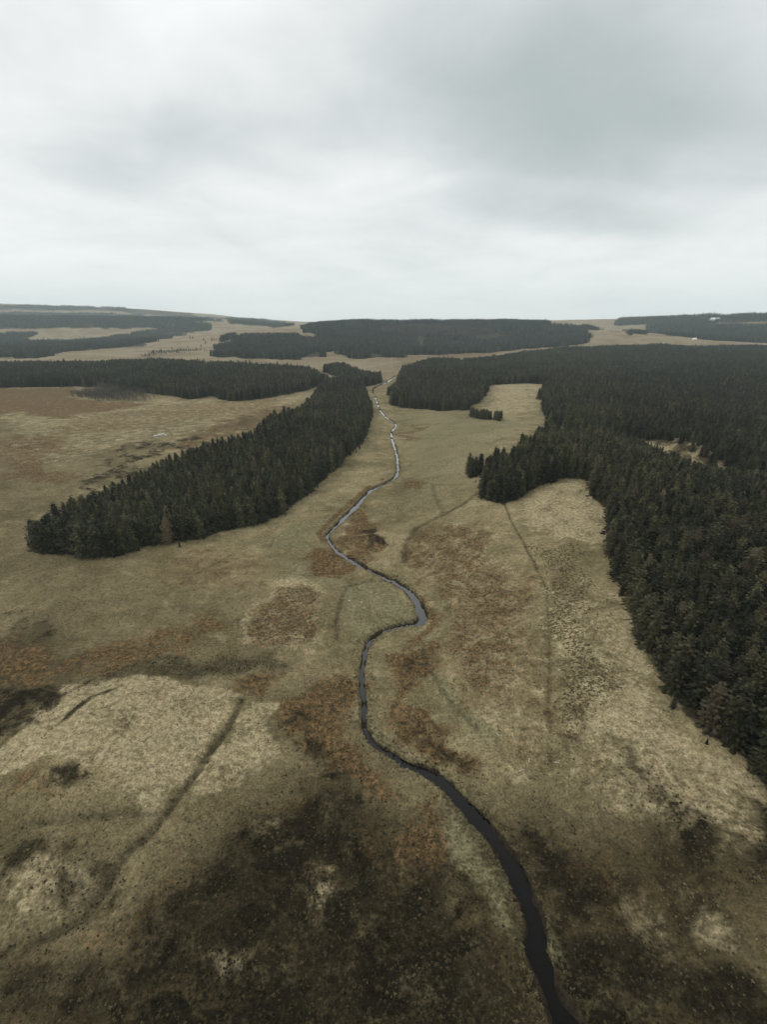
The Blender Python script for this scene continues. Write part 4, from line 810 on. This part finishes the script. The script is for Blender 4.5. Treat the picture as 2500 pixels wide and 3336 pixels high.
def make_tussocks(n):
    r = np.exp(rng.uniform(math.log(24), math.log(420), n)); a = np.radians(rng.uniform(-85, 85, n))
    x, y = r * np.sin(a), r * np.cos(a)
    Rv = np.asarray(RIVER); Rv = Rv[(Rv[:, 1] < 330) & (Rv[:, 1] > 5)]   # grass hanging over the stream banks
    for p, q in zip(Rv[:-1], Rv[1:]):
        L = math.hypot(q[0] - p[0], q[1] - p[1]); m = int(L * 9); t = rng.random(m)[:, None]; side = np.where(rng.random(m) < .5, -1, 1) * ((p[2] * .78 + .25) + rng.exponential(.3, m))
        b = p[:2] + (q[:2] - p[:2]) * t; x = np.append(x, b[:, 0] - side * (q[1] - p[1]) / L); y = np.append(y, b[:, 1] + side * (q[0] - p[0]) / L)
    k, _ = in_view(x * .93, y * .98, np.zeros(len(x))); x, y = x[k], y[k]
    Rv = np.asarray(RIVER); d, hw = near_line(x, y, Rv, Rv[:, 2]); W = veg_weights(x, y)
    k = (d > hw * .75 + .15) & (W['forest'] < .4); x, y = x[k], y[k]; W = {q: v[k] for q, v in W.items()}; n = len(x)
    z = ground_height(x, y); g = fbm(x, y, 6, 1) + rng.normal(0, .25, n)
    cover = np.maximum.reduce([W['rust'], W['heather'], W['speck'] * .6, W['wet'], W['vignette_brown'] * .15, np.exp(-((d[k] - hw[k]) / 1.6) ** 2)])
    k = rng.random(n) < .05 + .4 * cover
    x, y, z, g = x[k], y[k], z[k], g[k]; W = {q: v[k] for q, v in W.items()}; n = len(x); u = lambda: rng.random(n)
    kind = np.where(W['rust'] * .8 > u(), 1, 0)
    kind = np.where(W['heather'] * .85 > u(), 2, kind)
    kind = np.where(np.maximum(W['ditch'], W['wet']) * .8 > u(), 2, kind)
    kind = np.where(W['speck'] * .15 > u(), 2, kind)
    t = sstep(-.5, .5, g)[:, None]                                   # each tuft takes the colour of the sward it grows in
    tone = np.array(OLIVE) * (1 - t) + np.array(PALE) * t
    for key, c in (('vignette_brown', (0.075, 0.06, 0.03)), ('pale', PALE), ('green', GREEN)):  # tufts darken along with the painted vignette
        q = np.clip(W[key], 0, 1)[:, None] * .8; tone = tone * (1 - q) + np.array(c) * q
    q = np.clip(W['heather'], 0, 1)[:, None]; tone = tone * (1 - .6 * q) + np.array((0.045, 0.037, 0.02)) * .6 * q
    tone = np.where((kind == 1)[:, None], np.array(RUST) * t + np.array(RUST2) * (1 - t), tone)
    tone = np.where((kind == 2)[:, None], np.array((0.042, 0.034, 0.018)) * t + np.array(HEATH) * (1 - t), tone)
    tone = tone * (np.where(kind == 2, 1.5, 1.25) * rng.uniform(.75, 1.25, n))[:, None]
    bank = near_line(x, y, RIVER)[0] < 3.4
    s = rng.uniform(.24, .52, n) * np.where(bank, 1.5, 1.0)
    groups = (('grass_tussocks', 'tussocks of straw and grey-green moor grass on the valley floor', (0,)),
              ('bracken', 'clumps of rusty dead bracken and deer grass beside the stream', (1,)),
              ('heather', 'dark heather and rush clumps dotted over the moor', (2,)))
    for nm, lab, ks in groups:
        q = np.isin(kind, ks); tq = np.concatenate([tone[q], np.ones((q.sum(), 1))], -1)
        scatter(nm, lab, tus, np.stack([x, y, z], -1)[q], np.stack([s, s, s * rng.uniform(.7, 1.3, n)], -1)[q], tq, .12)
make_tussocks(260000)

# ------------------------------------------------------------------ small things
def ico_rock(seed):
    r = random.Random(seed); t = (1 + 5 ** .5) / 2
    v = [(-1, t, 0), (1, t, 0), (-1, -t, 0), (1, -t, 0), (0, -1, t), (0, 1, t), (0, -1, -t), (0, 1, -t), (t, 0, -1), (t, 0, 1), (-t, 0, -1), (-t, 0, 1)]
    f = [(0, 11, 5), (0, 5, 1), (0, 1, 7), (0, 7, 10), (0, 10, 11), (1, 5, 9), (5, 11, 4), (11, 10, 2), (10, 7, 6), (7, 1, 8), (3, 9, 4), (3, 4, 2), (3, 2, 6), (3, 6, 8), (3, 8, 9), (4, 9, 5), (2, 4, 11), (6, 2, 10), (8, 6, 7), (9, 8, 1)]
    v = [[c / 1.9 for c in p] for p in v]
    mid = {}
    def m(a, b):
        k = (min(a, b), max(a, b))
        if k not in mid:
            p = [(v[a][i] + v[b][i]) / 2 for i in range(3)]; n = math.sqrt(sum(c * c for c in p)); v.append([c / n for c in p]); mid[k] = len(v) - 1
        return mid[k]
    g = []
    for a, b, c in f:
        ab, bc, ca = m(a, b), m(b, c), m(c, a); g += [(a, ab, ca), (b, bc, ab), (c, ca, bc), (ab, bc, ca)]
    v = [[p[0] * q, p[1] * q, p[2] * q] for p in v for q in [r.uniform(.78, 1.15)]]
    return v, g
def put_rock(x, y, size, label, group):
    v, f = ico_rock(rnd.randint(0, 999)); o = link(bpy.data.objects.new("boulder", mesh_of("boulder", v, f, [M_STONE])))
    o.location = (x, y, float(ground_height(np.array([x]), np.array([y]))[0]) + size[2] * .35); o.scale = size; o.rotation_euler = (0, 0, rnd.uniform(0, 6))
    tag(o, label, 'boulder', group)
for (x, y), s, lab in zip(SPOTS['boulders'], ((1.6, 1.2, .8), (2.2, 1.5, 1.1), (1.7, 1.3, .9), (1.2, 1.0, .7)),
                          ("low white boulder at the left end of the outcrop in the left field", "largest white boulder of the outcrop in the left field",
                           "second largest white boulder of the outcrop in the left field", "small white boulder at the right end of the outcrop in the left field")):
    put_rock(x, y, s, lab, "white boulders in the left field")
for (x, y), s, lab in zip(SPOTS['pale_stones'], (.36, .32, .24), ("pale stone nearest the old meander inside the stream bend", "pale stone nearer the stream inside the bend", "smallest pale stone inside the stream bend")):
    put_rock(x, y, (s, s * .8, s * .55), lab, "pale stones inside the stream bend")
def put_branch(x, y, L, rz, label):
    b = Build(); b.tube([(-L / 2, 0, .12), (-L * .1, .05, .2), (L / 2, -.04, .1)], [.10, .085, .045], 7)
    o = link(bpy.data.objects.new("dead_branch", mesh_of("dead_branch", b.v, b.f, [M_WOOD])))
    for s, u in ((.5, .9), (-.4, .6)):
        t = Build(); t.tube([(-L * .05 + s * .2, .03, .19), (L * .12 + s * .3, s * u, .35)], [.045, .015], 5)
        link(bpy.data.objects.new("twig", mesh_of("twig", t.v, t.f, [M_WOOD])), o)
    o.location = (x, y, float(ground_height(np.array([x]), np.array([y]))[0])); o.rotation_euler = (0, 0, rz)
    tag(o, label, 'dead branch', "bleached branches on the right bank")
for (x, y), rz, lab in zip(SPOTS['branches'], (.4, 1.2, -.3, .8, 2.0), ("bleached branch lying in straw grass nearest the dark stream", "bleached branch pointing upslope a little beyond the stream bank", "bleached branch beside the dark speckled heather",
                           "bleached branch high on the tan slope by the old fence line", "bleached branch on the tan slope midway up from the stream")):
    put_branch(x, y, 0.95, rz, lab)

def put_house(name, x, y, rz, L, Wd, H, roofH, roof_mat, label, cat, rows):
    root = link(bpy.data.objects.new(name, None)); z = float(ground_height(np.array([x]), np.array([y]))[0])
    root.location = (x, y, z - .2); root.rotation_euler = (0, 0, rz); tag(root, label, cat)
    def part(nm, v, f, mat, parent=root): return link(bpy.data.objects.new(nm, mesh_of(nm, v, f, [mat])), parent)
    def box(nm, x0, y0, z0, x1, y1, z1, mat, parent=root):
        v = [(a, b, c) for a in (x0, x1) for b in (y0, y1) for c in (z0, z1)]
        return part(nm, v, [(0, 1, 3, 2), (4, 6, 7, 5), (0, 4, 5, 1), (2, 3, 7, 6), (0, 2, 6, 4), (1, 5, 7, 3)], mat, parent)
    l, w = L / 2, Wd / 2
    part('wall', [(-l, -w, 0), (l, -w, 0), (l, w, 0), (-l, w, 0), (-l, -w, H), (l, -w, H), (l, w, H), (-l, w, H), (-l, 0, H + roofH - .25), (l, 0, H + roofH - .25)],
         [(0, 1, 5, 4), (2, 3, 7, 6), (1, 2, 6, 9, 5), (3, 0, 4, 8, 7)], M_WHITE)
    e = .4; k = roofH / w
    rf = part('roof', [(-l - e, -w - e, H - e * k), (l + e, -w - e, H - e * k), (l + e, 0, H + roofH), (-l - e, 0, H + roofH), (-l - e, w + e, H - e * k), (l + e, w + e, H - e * k),
                  (-l - e, -w - e, H - e * k + .2), (l + e, -w - e, H - e * k + .2), (l + e, 0, H + roofH + .2), (-l - e, 0, H + roofH + .2), (-l - e, w + e, H - e * k + .2), (l + e, w + e, H - e * k + .2)],
              [(6, 7, 8, 9), (9, 8, 11, 10), (0, 3, 2, 1), (3, 4, 5, 2), (0, 1, 7, 6), (5, 4, 10, 11), (1, 2, 8, 7), (2, 5, 11, 8), (3, 0, 6, 9), (4, 3, 9, 10)], roof_mat)
    if cat == 'house': box('chimney', l - 1.2, -.4, H + roofH - .4, l - .3, .4, H + roofH + 1.1, M_WHITE, rf)
    box('door', -.5, -w - .06, 0, .5, -w - .003, 2.1, M_GLASS)
    for q in rows: box('window', q - .55, -w - .05, 1.2, q + .55, -w - .003, 2.4, M_GLASS)
(fx, fy), = SPOTS['farm']; put_house('farm_shed', fx, fy, .25, 46, 16, 7, 7.5, M_WHITE, "long white farm shed below the right skyline trees", 'shed', (-15, -8, 8, 15))
(fx, fy), = SPOTS['cottage']; put_house('white_cottage', fx, fy, .1, 10, 6, 3, 2.4, M_WHITE, "tiny white cottage at the tip of the brown right field", 'house', (-3, 3))
spr = [m for m in SPRUCE]
for n, (x, y) in enumerate(SPOTS['young']):
    o = link(bpy.data.objects.new("young_spruce", spr[n % len(spr)][0])); h = rnd.uniform(4.5, 8.5)
    o.location = (x, y, float(ground_height(np.array([x]), np.array([y]))[0]) - .1); o.scale = (h * 1.5, h * 1.5, h); o.rotation_euler = (0, 0, rnd.uniform(0, 6))
    tag(o, "small young conifer dotted over the far pale grassland", 'tree', "young conifers on the far pale grassland")
for n, (x, y) in enumerate(SPOTS['island_shrubs']):
    o = link(bpy.data.objects.new("shrub", PINE[n][0])); h = (4.6, 3.2)[n]
    o.location = (x, y, float(ground_height(np.array([x]), np.array([y]))[0]) - .8); o.scale = (h * 1.5, h * 1.5, h)
    tag(o, ("larger", "smaller")[n] + " dark round shrub off the corner of the broad right wood", 'shrub', "shrubs by the broad right wood")

# ------------------------------------------------------------------ air
def make_haze():
    z0, z1, e = -2.0, HAZE_TOP, 6950
    v = [(a, b, c) for a in (-e, e) for b in (-e, e) for c in (z0, z1)]
    f = [(0, 1, 3, 2), (4, 6, 7, 5), (0, 4, 5, 1), (2, 3, 7, 6), (0, 2, 6, 4), (1, 5, 7, 3)]
    m = bpy.data.materials.new("haze"); m.use_nodes = True; N = Nodes(m.node_tree)
    p = N.add('ShaderNodeVolumePrincipled'); p.inputs['Color'].default_value = (0.80, 0.95, 0.99, 1)
    p.inputs['Density'].default_value = HAZE_DENSITY; p.inputs['Anisotropy'].default_value = 0.1
    o = N.add('ShaderNodeOutputMaterial'); N.link(p.outputs[0], o.inputs['Volume'])
    tag(link(bpy.data.objects.new("haze", mesh_of("haze", v, f, [m]))), "thin grey-blue haze lying over the whole moor", kind='stuff')
HAZE_DENSITY = 0.000095
HAZE_TOP = 380.0
make_haze()
